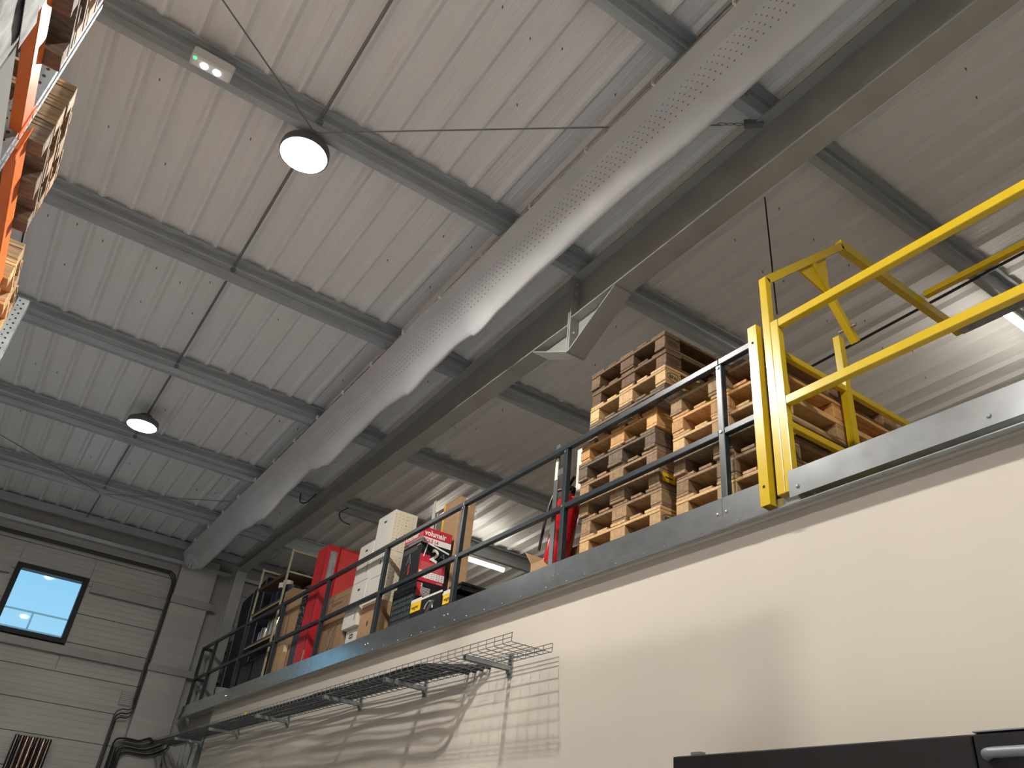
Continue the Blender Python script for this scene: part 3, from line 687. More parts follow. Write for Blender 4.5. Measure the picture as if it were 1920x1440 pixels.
# compressor carton with red, white and black print
v = thing('compressor_box', 'red white and black printed carton with a big 2, atop a black box', 'box', (3.31, 6.86, 3.852), None)
vx0, vx1, vy0, vy1, vz0, vz1 = 3.15, 3.465, 6.665, 7.06, 3.852, 4.402
bx('body', M['card_black'], v, vx0, vx1, vy0, vy1, vz0, vz1, .003)
panelY(v, 'printed_band', M['red_print'], vy0, vx0 + .001, vx1 - .001, 4.302, 4.400)
panelY(v, 'printed_band', M['white_print'], vy0, vx0 + .001, vx1 - .001, 4.245, 4.302)
lettering('volumair', .078, (vx0 + .012, vy0 - .002, 4.322), 'Y-', M['white_print'], v, squeeze=.86, bold=.002)
lettering('EOLE 14', .05, (vx0 + .010, vy0 - .002, 4.254), 'Y-', M['red_print'], v, squeeze=.9, bold=.0015)
panelX(v, 'printed_band', M['red_print'], vx0, vy0 + .001, vy1 - .001, 4.302, 4.400)
panelX(v, 'printed_band', M['white_print'], vx0, vy0 + .001, vy1 - .001, 4.255, 4.302)
lettering('volumair', .078, (vx0 - .002, vy1 - .02, 4.322), 'X-', M['white_print'], v, bold=.002)
lettering('EOLE', .04, (vx0 - .002, vy1 - .02, 4.262), 'X-', M['red_print'], v, bold=.0012)
# tilted white sign with a big 2
c = Vector((vx0 + .165, 0, 4.155)); a = -.20
def rot2(px, pz): return (c.x + px * math.cos(a) - pz * math.sin(a), vy0 - .0016, c.z + px * math.sin(a) + pz * math.cos(a))
B().quad([rot2(-.122, -.075), rot2(-.112, -.075), rot2(-.112, .078), rot2(-.122, .078)]).build('printed_frame', M['white_print'], v)
B().quad([rot2(-.122, .062), rot2(.13, .062), rot2(.13, .078), rot2(-.122, .078)]).build('printed_frame', M['white_print'], v)
lettering('2', .165, rot2(-.048, -.072), 'Y-', M['white_print'], v, roll=a, bold=.006)
cp = B()
for px, pz, qx, qz in ((.04, -.03, .075, .04), (.075, .04, .11, -.04), (.05, .0, .10, .0)): cp.bar(rot2(px, pz), rot2(qx, qz), .004, .012, (0, 1, 0))
cp.build('printed_drawing', M['grey_print'], v)
panelY(v, 'printed_panel', M['red_print'], vy0, vx0 + .002, vx1 - .03, 3.872, 4.075)
panelY(v, 'printed_panel', M['red_print'], vy0, vx0 + .002, vx0 + .11, 4.075, 4.13)
for i in range(6): panelY(v, 'printed_line', M['pink_print'], vy0, vx0 + .02, vx1 - .06, 3.985 + i * .013, 3.990 + i * .013, .0018)
for i in range(5): panelY(v, 'printed_tile', M['white_print'], vy0, vx0 + .012 + i * .056, vx0 + .064 + i * .056, 3.905, 3.972, .0018)
lg = B()
for i in range(5):
    for k in range(3): lg.quad([(vx0 + .030 + i * .056, vy0 - .0024, 3.917 + k * .018), (vx0 + .052 + i * .056, vy0 - .0024, 3.917 + k * .018), (vx0 + .052 + i * .056, vy0 - .0024, 3.921 + k * .018), (vx0 + .030 + i * .056, vy0 - .0024, 3.921 + k * .018)])
lg.build('printed_small_text', M['ink'], v)
lettering('5 ANS', .022, (vx1 - .10, vy0 - .002, 3.877), 'Y-', M['white_print'], v)
tl = B()
for px, pz, qx, qz in ((6.93, 4.06, 6.885, 4.17), (6.885, 4.17, 6.85, 4.06), (6.92, 4.08, 6.86, 4.09), (6.96, 3.98, 6.86, 4.02)): tl.bar((vx0 - .0015, px, pz), (vx0 - .0015, qx, qz), .003, .012, (1, 0, 0))
tl.build('printed_drawing', M['grey_print'], v)
panelX(v, 'printed_drawing', M['red_print'], vx0, 6.86, 6.885, 3.96, 4.06, .0015)
for i in range(5): panelX(v, 'printed_line', M['grey_print'], vx0, 6.74, 7.03, 4.185 + i * .012, 4.189 + i * .012, .0015)
for i in range(3): panelX(v, 'printed_tick', M['white_print'], vx0, 6.69 + i * .025, 6.705 + i * .025, 4.225, 4.24, .0015)
# black carton printed all over, under the compressor box
g = thing('patterned_box', 'black carton printed with rows of small tools, under the red printed carton', 'box', (3.32, 6.9, FZ))
gx0, gy0, gy1, gz1 = 3.15, 6.645, 7.12, 3.850
bx('body', M['card_black'], g, gx0, 3.49, gy0, gy1, FZ + .001, gz1, .003)
pt = B()
for r in range(9):
    for q in range(11):
        yy = gy0 + .03 + q * .039; zz = FZ + .02 + r * .055; k = random.randint(0, 2)
        pt.quad([(gx0 - .001, yy + .030, zz), (gx0 - .001, yy, zz + .008 * k), (gx0 - .001, yy + .002, zz + .040), (gx0 - .001, yy + .026, zz + .046 - .008 * k)])
tag(pt.build('printed_tools', M['green_print'], g), kind='stuff')
panelY(g, 'printed_panel', M['red_print'], gy0, gx0 + .005, gx0 + .06, 3.72, 3.845)
for i in range(8): panelY(g, 'printed_line', M['white_print'], gy0, gx0 + .05, gx0 + .15, 3.725 + i * .011, 3.729 + i * .011, .0018)
lettering('2', .04, (gx0 + .045, gy0 - .002, 3.815), 'Y-', M['white_print'], g, bold=.001)
# open display trays with yellow labels
def tray(x0, x1, y0, y1, z1, ly, lab):
    t = thing('display_tray', lab, 'box', ((x0 + x1) / 2, (y0 + y1) / 2, FZ))
    b = B(); z0 = FZ + .001; th = .006
    b.box(x0, x1, y0, y1, z0, z0 + th); b.box(x0, x0 + th, y0, y1, z0 + th, z1); b.box(x1 - th, x1, y0, y1, z0 + th, z1); b.box(x0 + th, x1 - th, y0, y0 + th, z0 + th, z1 - .03); b.box(x0 + th, x1 - th, y1 - th, y1, z0 + th, z1 + .0)
    b.build('body', M['card_black'], t)
    bx('pale_rim', M['card_white'], t, x0 - .001, x0 + th + .001, y0, y1, z1, z1 + .018); bx('pale_rim', M['card_white'], t, x1 - th, x1, y0, y1, z1, z1 + .018)
    bx('label', M['yellow_print'], t, x0 - .004, x0 - .001, ly - .095, ly + .095, z1 - .088, z1 - .002)
    bx('label_edge', M['card_white'], t, x0 - .004, x0 - .001, ly - .099, ly + .099, z1 - .0015, z1 + .03)
    lettering('wagner', .045, (x0 - .0045, ly + .075, z1 - .060), 'X-', M['ink'], t, bold=.0012)
    return t
t1 = tray(3.12, 3.40, 6.05, 6.625, 3.615, 6.515, 'open black tray carton with a yellow label and printed sprayer, below the red printed carton')
pb = B()
for k in range(9):
    a0 = .2 + k * .33; pb.tube([(3.1185, 6.26 + .07 * math.cos(a0), 3.50 + .07 * math.sin(a0)), (3.1185, 6.26 + .075 * math.cos(a0 + .33), 3.50 + .075 * math.sin(a0 + .33))], .008, 5)
pb.bar((3.118, 6.31, 3.42), (3.118, 6.17, 3.56), .003, .05, (1, 0, 0)); pb.build('printed_sprayer', M['grey_cable'], t1)
for q, mm in ((6.40, 'yellow_print'), (6.34, 'white_print'), (6.30, 'white_print')): panelX(t1, 'printed_dot', M[mm], 3.12, q, q + .022, 3.435, 3.46)
t2 = tray(3.12, 3.40, 5.80, 6.03, 3.575, 5.91, 'smaller open black tray carton with a yellow label beside the rail post')
tc_ = thing('tool_case', 'flat black tool case lying on the small tray carton', 'case', (3.3, 5.92, 3.60))
bx('shell', M['black'], tc_, 3.16, 3.46, 5.79, 6.035, 3.595, 3.635, .008); bx('lid', M['black'], tc_, 3.165, 3.455, 5.795, 6.03, 3.637, 3.665, .008); bx('latch', M['rod'], tc_, 3.155, 3.161, 5.88, 5.93, 3.62, 3.65)
# tall brown box behind
tb = carton('tall_box', M['card'], 3.505, 3.69, 6.68, 7.0, FZ + .001, 4.85, 'tall narrow brown cardboard box standing behind the red printed carton')
bx('edge_guard', M['yellow_print'], tb, 3.497, 3.5045, 6.985, 7.003, 3.9, 4.83)
dkp = thing('display_sign', 'white folded display card standing behind the patterned white carton', 'sign', (3.6, 7.4, 4.5))
B().hexa([(3.56, 7.38, 4.28), (3.62, 7.38, 4.28), (3.62, 7.40, 4.28), (3.56, 7.40, 4.28), (3.56, 7.38, 5.02), (3.58, 7.38, 5.04), (3.58, 7.40, 5.04), (3.56, 7.40, 5.02)]).build('panel', M['card_white'], dkp)
B().hexa([(3.62, 7.38, 4.28), (3.80, 7.52, 4.28), (3.80, 7.54, 4.28), (3.62, 7.40, 4.28), (3.62, 7.38, 4.9), (3.80, 7.52, 4.85), (3.80, 7.54, 4.85), (3.62, 7.40, 4.9)]).build('panel', M['card_white'], dkp)
carton('grey_box', M['card_white'], 3.53, 3.85, 7.12, 7.60, FZ + .001, 4.278, 'plain white carton behind, under the folded display card')
# white cartons
def icons(t, x0, x1, y, z0, z1):
    ib = B(); ib2 = B(); ib3 = B(); nz = int((z1 - z0) / .034); nx = int((x1 - x0) / .042)
    for r in range(nz):
        for q in range(nx):
            xx = x0 + .012 + q * .042 + random.uniform(-.004, .004); zz = z0 + .010 + r * .034; u = random.random()
            w_, h_ = random.choice([(.024, .004), (.006, .020), (.018, .008), (.012, .012)])
            (ib if u < .16 else ib3 if u < .24 else ib2).quad([(xx, y - .0012, zz), (xx + w_, y - .0012, zz), (xx + w_, y - .0012, zz + h_), (xx, y - .0012, zz + h_)])
    for bb, mm in ((ib, 'ink'), (ib2, 'yel_icon'), (ib3, 'yellow_print')): tag(bb.build('printed_icons', M[mm], t), kind='stuff')
M['yel_icon'] = mat('ochre_icon_print', (0.50, 0.40, 0.22), 0.6)
wa = carton('white_box', M['card_white'], 3.14, 3.41, 7.425, 7.835, 4.362, 4.808, 'white carton with tool icons on its side, topmost of the tall white column', 'box', 'white cartons', tape=False)
panelY(wa, 'icon_side', M['card_cream'], 7.425, 3.141, 3.409, 4.364, 4.803); icons(wa, 3.14, 3.41, 7.424, 4.37, 4.80); handle_hole(wa, 7.64, 4.72, 3.14)
wd = carton('white_box', M['card_white'], 3.14, 3.41, 7.425, 7.835, 3.835, 4.360, 'white carton with tool icons on its side, directly below the topmost one', 'box', 'white cartons', tape=False)
panelY(wd, 'icon_side', M['card_cream'], 7.425, 3.141, 3.409, 3.837, 4.355); icons(wd, 3.14, 3.41, 7.424, 3.84, 4.35); handle_hole(wd, 7.57, 4.25, 3.14, .022, .045)
panelX(wd, 'printed_line', M['grey_cable'], 3.14, 7.5, 7.75, 4.10, 4.108)
wbx = carton('white_box', M['card_white'], 3.14, 3.43, 7.845, 8.215, 4.142, 4.575, 'plain white carton with a handle hole, upper of two left of the icon column', 'box', 'white cartons', tape=False); handle_hole(wbx, 8.02, 4.49, 3.14)
panelX(wbx, 'printed_mark', M['grey_cable'], 3.14, 7.90, 7.93, 4.22, 4.34)
wc = carton('white_box', M['card_white'], 3.14, 3.43, 7.845, 8.215, 3.865, 4.138, 'plain white carton with a handle hole, lower of two left of the icon column', 'box', 'white cartons', tape=False); handle_hole(wc, 8.02, 4.05, 3.14)
wf = carton('white_box', M['card_white'], 3.11, 3.40, 7.845, 8.215, 3.640, 3.862, 'white carton with a wavy yellow side stripe under the mid rail', 'box', 'white cartons', tape=False)
panelY(wf, 'yellow_stripe', M['card_cream'], 7.845, 3.111, 3.14, 3.642, 3.858)
panelX(wf, 'printed_mark', M['grey_cable'], 3.11, 7.9, 7.93, 3.70, 3.80)
ws = carton('white_box', M['card_white'], 3.16, 3.40, 7.86, 8.17, FZ + .001, 3.638, 'small white carton with a black mark, bottom of the left white pile', 'box', 'white cartons', tape=False)
lettering('CD', .06, (3.158, 8.08, 3.54), 'X-', M['ink'], ws, bold=.003, squeeze=1.2)
cb2 = carton('brown_box', M['card'], 3.14, 3.46, 7.40, 7.832, FZ + .001, 3.832, 'brown carton under the white column with tool icons'); handle_hole(cb2, 7.62, 3.62, 3.14, .022, .05)
bg = carton('brown_box', M['card_dark'], 3.14, 3.44, 8.235, 8.905, FZ + .001, 4.135, 'large brown carton with faded dark stamps beside the red cabinets')
lettering('Lemmens', .07, (3.138, 8.72, 3.99), 'X-', M['ink_soft'], bg, squeeze=1.1)
st = B(); st.tube([(3.1385, 8.55 + .12 * math.cos(k * .7), 3.60 + .16 * math.sin(k * 1.1)) for k in range(22)], .008, 4, False); st.build('stamp', M['ink_soft'], bg)
lettering('?', .12, (3.138, 8.58, 3.86), 'X-', M['ink_soft'], bg)
panelX(bg, 'seam', M['ink_soft'], 3.14, 8.24, 8.90, 4.055, 4.061)
for y in (8.85, 8.30): panelX(bg, 'stamp_tick', M['ink_soft'], 3.14, y, y + .015, 3.97, 4.03)
# red cabinets
r1 = thing('red_cabinet', 'narrow tall red cabinet standing at the rail', 'cabinet', (3.23, 9.5, FZ))
bx('body', M['red'], r1, 3.15, 3.308, 9.33, 9.685, FZ + .001, 4.915, .004)
bx('door_gap', M['dark_hole'], r1, 3.1485, 3.1502, 9.385, 9.392, 3.35, 4.9); bx('film_patch', M['film'], r1, 3.19, 3.28, 9.3285, 9.3302, 4.45, 4.84)
bx('handle', M['chrome'], r1, 3.140, 3.148, 9.36, 9.372, 3.45, 3.62)
r2 = thing('red_cabinet', 'wider red cabinet just behind the narrow red one', 'cabinet', (3.45, 9.45, FZ))
bx('body', M['red_pale'], r2, 3.315, 3.575, 9.30, 9.69, FZ + .001, 4.885, .004); bx('top_edge', M['red'], r2, 3.316, 3.574, 9.299, 9.69, 4.886, 4.905)
# dark printed cartons between red and brown
dk = carton('dark_box', M['card_black'], 3.16, 3.42, 9.715, 9.93, FZ + .001, 3.90, 'dark blue grey carton left of the red cabinet, lower one', 'box', None, tape=False)
dk.children[0].data.materials[0] = mat('slate_carton', (0.045, 0.055, 0.075), .5)
dk2 = carton('dark_box', M['card_black'], 3.16, 3.42, 9.715, 9.93, 3.902, 4.36, 'black carton with white speckled print left of the red cabinet, upper one', 'box', None, tape=False)
sp = B()
for k in range(60):
    yy = random.uniform(9.73, 9.9); zz = random.uniform(3.94, 4.32); sp.quad([(3.1588, yy + .016, zz), (3.1588, yy, zz), (3.1588, yy, zz + .014), (3.1588, yy + .016, zz + .014)])
tag(sp.build('printed_specks', M['grey_cable'], dk2), kind='stuff')
carton('brown_box', M['card'], 3.17, 3.46, 9.95, 10.42, FZ + .001, 4.475, 'tall brown carton right of the shelf rack, nearer the red cabinet')
carton('brown_box', M['card_dark'], 3.17, 3.46, 10.43, 10.74, FZ + .001, 4.60, 'tall darker brown carton touching the shelf rack')
sm = carton('brown_box', M['card'], 3.10, 3.165, 10.02, 10.26, FZ + .001, 3.78, 'small flat brown carton leaning at the rail before the tall brown carton')

# shelf rack with goods
sr = thing('shelf_rack', 'cream metal shelf rack with dark boards on the mezzanine', 'shelf', (3.4, 11.4, FZ))
for x in (3.15, 3.56):
    for y, zt in ((10.79, 5.22), (12.05, 5.22)): bx('post', M['shelf_post'], sr, x - .012, x + .012, y - .012, y + .012, FZ + .001, zt)
for y in (10.79, 12.05):
    for z in (5.20, 4.90): bx('side_beam', M['shelf_post'], sr, 3.163, 3.547, y - .009, y + .009, z - .011, z + .011)
for z in (4.885, 4.50, 4.02, 3.42):
    bx('shelf_board', M['shelf_board'], sr, 3.135, 3.575, 10.81, 12.03, z, z + .018)
    for x in (3.15, 3.56): bx('front_beam', M['shelf_post'] if z < 4.6 else M['shelf_board'], sr, x - .008, x + .008, 10.81, 12.03, z - .022, z - .001)
def can(x, y, z, r, h, m, lab, name='tin_can', cat='can', grp=None, lid=None):
    t = thing(name, lab, cat, (x, y, z), grp)
    B().lathe([(r * .96, 0), (r, .006), (r, h * .96), (r * .97, h * .965), (r * .97, h * .98), (r, h * .985), (r, h)], (x, y, z), 18).build('body', m, t, smooth=True)
    B().lathe([(.0, h), (r * .9, h), (r * .9, h + .004), (0, h + .004)], (x, y, z), 18).build('lid', lid or m, t)
    return t
for i, (y, x, h) in enumerate(((10.98, 3.24, .26), (11.16, 3.24, .26), (11.10, 3.44, .20), (11.33, 3.22, .17), (11.50, 3.24, .14))):
    can(x, y, 4.039, .075, h, M['chrome'], ['tall shiny tin at the right end of the second shelf', 'tall shiny tin second from the right on its shelf', 'shiny tin standing behind the two tall ones', 'lower shiny tin left of the tall ones', 'short shiny tin, leftmost on its shelf'][i], 'tin_can', 'can', 'shiny tins on the shelf')
for i, y in enumerate((10.95, 11.22, 11.48)):
    can(3.32, y, 4.519, .11, .24, M['navy'] if i != 1 else M['navy'], ['navy plastic tub under the top board, right one', 'navy plastic tub under the top board, middle one', 'navy plastic tub under the top board, left one'][i], 'paint_tub', 'tub', 'navy tubs on the upper shelf', M['white_plastic'])
for i, y in enumerate((11.02, 11.2)): can(3.26, y, 4.765, .07, .07, M['card_white'], ['small white jar stacked on the right navy tub', 'small white jar stacked on the middle navy tub'][i], 'jar', 'jar')
for i, (y0, y1) in enumerate(((10.88, 11.38), (11.45, 11.95))):
    t = thing('storage_bin', ['black open bin on the lowest shelf, right one', 'black open bin on the lowest shelf, left one'][i], 'bin', (3.35, y0, 3.439), 'black bins')
    b = B(); b.box(3.17, 3.53, y0, y1, 3.439, 3.45); b.box(3.17, 3.18, y0, y1, 3.45, 3.80); b.box(3.52, 3.53, y0, y1, 3.45, 3.80); b.box(3.18, 3.52, y0, y0 + .01, 3.45, 3.80); b.box(3.18, 3.52, y1 - .01, y1, 3.45, 3.80); b.build('body', M['black'], t)
    bx('rim', M['black'], t, 3.16, 3.17, y0, y1, 3.78, 3.80)
# covered stacks beyond the rack
cv = thing('covered_stack', 'tall stack under a dark blue cover with a sloping top, beyond the shelf rack', 'stack', (3.6, 13.0, FZ))
cvb = B(); cvb.hexa([(3.36, 12.25, FZ + .001), (4.3, 12.25, FZ + .001), (4.3, 13.42, FZ + .001), (3.36, 13.42, FZ + .001), (3.30, 12.28, 5.20), (4.3, 12.28, 5.20), (4.3, 13.40, 5.02), (3.30, 13.40, 5.02)]); cvb.build('cover', M['blue_tarp'], cv, .02)
for y in (12.3, 12.85, 13.4): B().tube([(3.30, y, 5.19 - (y - 12.3) * .16), (3.345, y, FZ + .05)], .006, 5).build('strap', M['rod'], cv)
bn = thing('waste_bin', 'dark green plastic bin in the far corner behind the rail', 'bin', (3.6, 13.6, FZ))
B().hexa([(3.42, 13.48, FZ + .001), (3.75, 13.48, FZ + .001), (3.75, 13.88, FZ + .001), (3.42, 13.88, FZ + .001), (3.38, 13.46, 4.42), (3.78, 13.46, 4.42), (3.78, 13.89, 4.42), (3.38, 13.89, 4.42)]).build('body', M['green_dark'], bn, .01)
bx('lid', M['green_dark'], bn, 3.37, 3.79, 13.45, 13.90, 4.421, 4.46, .01)
bk = thing('bucket', 'grey bucket on the floor behind the far rail panel', 'bucket', (3.22, 12.75, FZ))
B().lathe([(.09, 0), (.12, .25), (.125, .25), (.125, .265), (.11, .265)], (3.22, 12.75, FZ + .001), 18).build('body', M['girt'], bk, smooth=True)
B().tube([(3.22, 12.75 - .12 * math.cos(k * PI / 8), FZ + .26 + .0 - .10 * math.sin(k * PI / 8)) for k in range(9)], .004, 5).build('handle', M['bolt'], bk)

# ------------------------------------------------------------------ extinguisher, its stand, open box
es = thing('extinguisher_stand', 'galvanised upright stand with two pale strips behind the rail post', 'stand', (3.12, 4.44, FZ))
bx('upright', M['galv'], es, 3.098, 3.106, 4.405, 4.455, FZ + .001, 4.42); bx('upright', M['galv'], es, 3.106, 3.135, 4.450, 4.455, FZ + .001, 4.42)
bx('foot', M['galv'], es, 3.098, 3.32, 4.38, 4.48, FZ + .0005, FZ + .004)
bx('pale_strip', M['cream_strip'], es, 3.094, 3.0978, 4.412, 4.442, 4.12, 4.30); bx('pale_strip', M['cream_strip'], es, 3.094, 3.0978, 4.300, 4.325, 4.10, 4.27)
bx('cross_tie', M['galv'], es, 3.0985, 3.105, 4.30, 4.405, 4.15, 4.20)
fe = thing('fire_extinguisher', 'red fire extinguisher hanging behind the rail post near the pallets', 'fire extinguisher', (3.262, 4.60, 3.535))
ex, ey, ez = 3.262, 4.60, 3.535
B().lathe([(.0, 0), (.055, .002), (.082, .02), (.087, .05), (.087, .40), (.080, .44), (.055, .475), (.028, .49), (.028, .505)], (ex, ey, ez), 28).build('cylinder', M['ext_red'], fe, smooth=True)
B().lathe([(.022, .505), (.026, .51), (.026, .55), (.012, .56)], (ex, ey, ez), 14).build('valve', M['black'], fe)
B().bar((ex - .02, ey + .02, ez + .56), (ex - .07, ey - .10, ez + .60), .02, .012).build('lever', M['black'], fe); B().bar((ex - .02, ey + .01, ez + .535), (ex - .06, ey - .09, ez + .53), .02, .012).build('carry_handle', M['black'], fe)
B().tube(smooth_path([(ex - .02, ey + .03, ez + .53), (ex - .06, ey + .10, ez + .50), (ex - .095, ey + .09, ez + .35), (ex - .10, ey + .085, ez + .18), (ex - .10, ey + .08, ez + .08)]), .010, 8).build('hose', M['cable'], fe)
panelX(fe, 'paper_label', M['card_white'], ex - .087, ey - .02, ey + .02, ez + .2, ez + .3, .001)
fe.scale = (1.1, 1.1, 1.1); fe.rotation_euler = (.27, 0, 0)                                  # it hangs askew
sg = thing('sign_plate', 'blank pale grey sign plate behind the extinguisher', 'sign', (3.3, 4.45, 4.1))
bx('plate', M['card_white'], sg, 3.35, 3.355, 4.30, 4.52, 4.12, 4.50); bx('stem', M['galv'], sg, 3.356, 3.372, 4.32, 4.34, FZ + .001, 4.50)
ob = thing('open_box', 'open brown cardboard box with raised flaps below the extinguisher', 'box', (3.5, 4.7, FZ))
b = B(); z0 = FZ + .005; x0, x1, ya, yb, z1 = 3.37, 3.70, 4.38, 5.08, 3.70
b.box(x0, x1, ya, yb, z0, z0 + .006); b.box(x0, x0 + .006, ya, yb, z0 + .006, z1); b.box(x1 - .006, x1, ya, yb, z0 + .006, z1); b.box(x0 + .006, x1 - .006, ya, ya + .006, z0 + .006, z1); b.box(x0 + .006, x1 - .006, yb - .006, yb, z0 + .006, z1); b.build('body', M['card'], ob)
B().hexa([(x0, yb - .006, z1), (x1, yb - .006, z1), (x1, yb, z1), (x0, yb, z1), (x0 + .02, yb + .12, z1 + .13), (x1 - .02, yb + .12, z1 + .13), (x1 - .02, yb + .126, z1 + .13), (x0 + .02, yb + .126, z1 + .13)]).build('flap', M['card'], ob)
B().hexa([(x1 - .006, ya, z1), (x1, ya, z1), (x1, yb, z1), (x1 - .006, yb, z1), (x1 + .08, ya, z1 + .10), (x1 + .086, ya, z1 + .10), (x1 + .086, yb, z1 + .10), (x1 + .08, yb, z1 + .10)]).build('flap', M['card'], ob)

# ------------------------------------------------------------------ wire cable tray under the fascia, with its cables
TX0, TX1, TZ = 2.720, 3.026, 2.821
ct = thing('cable_tray', 'long zinc wire mesh cable tray on the beige wall', 'cable tray', (2.92, 9, TZ))
W = M['wire']; TY0, TY1 = 4.236, 13.98
long_m = None
for i in range(7):
    x = TX0 + i * (TX1 - TX0) / 6; B().tube([(x, TY0, TZ), (x, TY1, TZ)], .0026, 5).build('long_wire', W, ct)
for x in (TX0, TX1):
    for z in (TZ + .027, TZ + .054): B().tube([(x, TY0, z), (x, TY1, z)], .0026, 5).build('long_wire', W, ct)
cw = B().tube([(TX0 - .005, TY0, TZ + .056), (TX0 - .005, TY0, TZ + .006), (TX0 + .002, TY0, TZ - .005), (TX1 - .002, TY0, TZ - .005), (TX1 + .005, TY0, TZ + .006), (TX1 + .005, TY0, TZ + .056)], .0026, 5).build('cross_wire', W, ct)
n = 1
while TY0 + n * .1 < TY1: c_ = cw.copy(); COL.objects.link(c_); c_.parent = ct; c_.location = (0, n * .1, 0); n += 1
for i, y in enumerate((4.78, 6.00, 7.24, 9.12, 10.90, 12.6)):
    t = thing('tray_bracket', ['galvanised bracket at the free right end of the cable tray', 'second galvanised tray bracket from the right', 'third galvanised tray bracket from the right', 'fourth galvanised tray bracket from the right', 'fifth galvanised tray bracket from the right', 'last galvanised tray bracket near the far wall'][i], 'bracket', (3.05, y, TZ - .05), 'cable tray brackets')
    a = B()
    for dy in (-.019, .019): a.box(2.705, 3.055, y + dy - .002, y + dy + .002, TZ - .040, TZ - .009)
    for k in range(9): xx = 2.705 + k * .0385; a.box(xx, xx + .0285, y - .017, y + .017, TZ - .012, TZ - .009)
    a.build('arm', M['galv_dark'], t)
    p = B()
    for dy in (-.02, .02): p.box(3.068, 3.0795, y + dy - .007, y + dy + .007, TZ - .085, TZ + .075)
    for k in range(6): zz = TZ - .085 + k * .0296; p.box(3.068, 3.0795, y - .013, y + .013, zz, zz + .016)
    p.build('wall_plate', M['galv_dark'], t)
    bx('gusset', M['galv_dark'], t, 3.055, 3.068, y - .02, y + .02, TZ - .06, TZ - .009)
# cables: out of the wall, along the tray, down the far wall
loom = thing('cable_loom', 'black cables tied together in the wire tray and bending down the far wall', 'cables', (2.9, 9, TZ))
for k in range(8):
    xt = 2.748 + (k // 2) * .080 + (k % 2) * .023; r = .0150 if k % 2 == 0 else .0055
    y_in = 5.05 + .10 * (3 - k // 2) + .03 * (k % 2); zc = TZ + .003 + (r if k % 2 == 0 else .0400)
    zk = 2.84 - .030 * k; xd = 2.20 + .021 * k; yw = YF - .155
    wv = lambda q: .010 * math.sin(q * 3.1 + k * 1.7) + .006 * math.sin(q * 7.3 + k)
    run = [(xt + wv(q), q, zc + .008 * abs(math.sin(q * 2.3 + k))) for q in [y_in + .45 + .55 * j for j in range(int((13.5 - y_in - .45) / .55) + 1)]]
    pts = [(3.074, y_in, zc + .0), (min(3.04, xt + .13), y_in + .01, zc), (xt + .03, y_in + .08, zc), (xt, y_in + .2, zc)] + run + [(xt, 13.98, zc + .01),
           (xt - .02, 14.14, zc + .02 - .004 * k), (xt - .05 + .006 * k, yw, 2.90 - .018 * k), (2.63 + .030 * k, yw, zk + .035), (2.54 + .022 * k, yw, zk), (2.40 + .012 * k, yw, zk + .004), (xd + .055, yw, zk - .012), (xd + .008, yw, zk - .07), (xd, yw, zk - .25), (xd, yw, 1.2), (xd, yw, .05)]
    B().tube(smooth_path(pts, 5), r, 7).build('power_cable', M['cable'], loom, smooth=True)
tie = thing('cable_tag', 'small yellow tag on the front rim of the cable tray', 'tag', (2.711, 9.55, TZ + .03)); bx('plate', M['yellow_print'], tie, 2.704, 2.711, 9.51, 9.59, TZ + .02, TZ + .05); bx('tie', M['black'], tie, 2.703, 2.7125, 9.545, 9.555, TZ + .015, TZ + .057)
# conduit along the far wall and down the boxed bay
yw = YF - .135
conduits = thing('wall_conduits', 'black conduits clipped side by side under the eave and down the far wall', 'conduit', (2.3, YF - .1, 5.4))
for k in range(3):
    o_ = .022 * k
    pts = [(-4.3, YF - .075, 5.46 - o_), (0, YF - .075, 5.46 - o_), (2.0, YF - .075, 5.46 - o_), (2.22 - o_, YF - .08, 5.455 - o_), (2.31 - o_, YF - .12, 5.36 - o_), (2.33 - o_, yw, 5.2), (2.33 - o_, YF - .16, 5.02), (2.33 - o_, YF - .16, 4.9), (2.33 - o_, yw, 4.6), (2.33 - o_, yw, 3.5),
           (2.34 - o_ * .5, yw, 3.33 - .05 * k), (2.27, yw, 3.245 - .06 * k), (2.17, yw, 3.235 - .06 * k), (2.09 + .012 * k, yw, 3.16 - .06 * k), (2.085 + .022 * k, yw, 2.95), (2.085 + .022 * k, yw, 1.5), (2.085 + .022 * k, yw, .05)]
    B().tube(smooth_path(pts, 5), .0095, 7).build('conduit', M['cable'], conduits, smooth=True)
vt = thing('wall_vent', 'small grey louvred vent on the far wall above the cable bends', 'vent', (2.2, YF - .02, 3.3))
bx('frame', M['girt'], vt, 2.10, 2.29, YF - .04, YF - .0165, 3.30, 3.49)
for k in range(6): bx('slat', M['clad'], vt, 2.112, 2.278, YF - .052, YF - .041, 3.315 + k * .028, 3.333 + k * .028)
# upright tubes against the far wall
for i, (x, r, m_) in enumerate(((.915, .030, 'tube_dark'), (.985, .034, 'tube_dark'), (1.055, .032, 'tube_brown'), (1.125, .034, 'tube_brown'), (1.20, .036, 'tube_dark'), (1.275, .034, 'tube_brown'), (1.345, .030, 'tube_dark'))):
    t = thing('metal_tube', ['leftmost', 'second from left', 'third from left', 'middle', 'third from right', 'second from right', 'rightmost'][i] + ' of the shiny bronze tubes standing at the far wall', 'tube', (x, 14.22, 0), 'bronze tubes')
    B().lathe([(r, .002), (r, 2.655), (r * .93, 2.665), (r * .85, 2.665)], (x, 14.22, 0), 20).build('tube', M[m_], t, smooth=True)
    B().lathe([(.0, 2.6655), (r * .8, 2.6655), (r * .8, 2.668), (0, 2.668)], (x, 14.22, 0), 14).build('end_plug', M['black'], t)

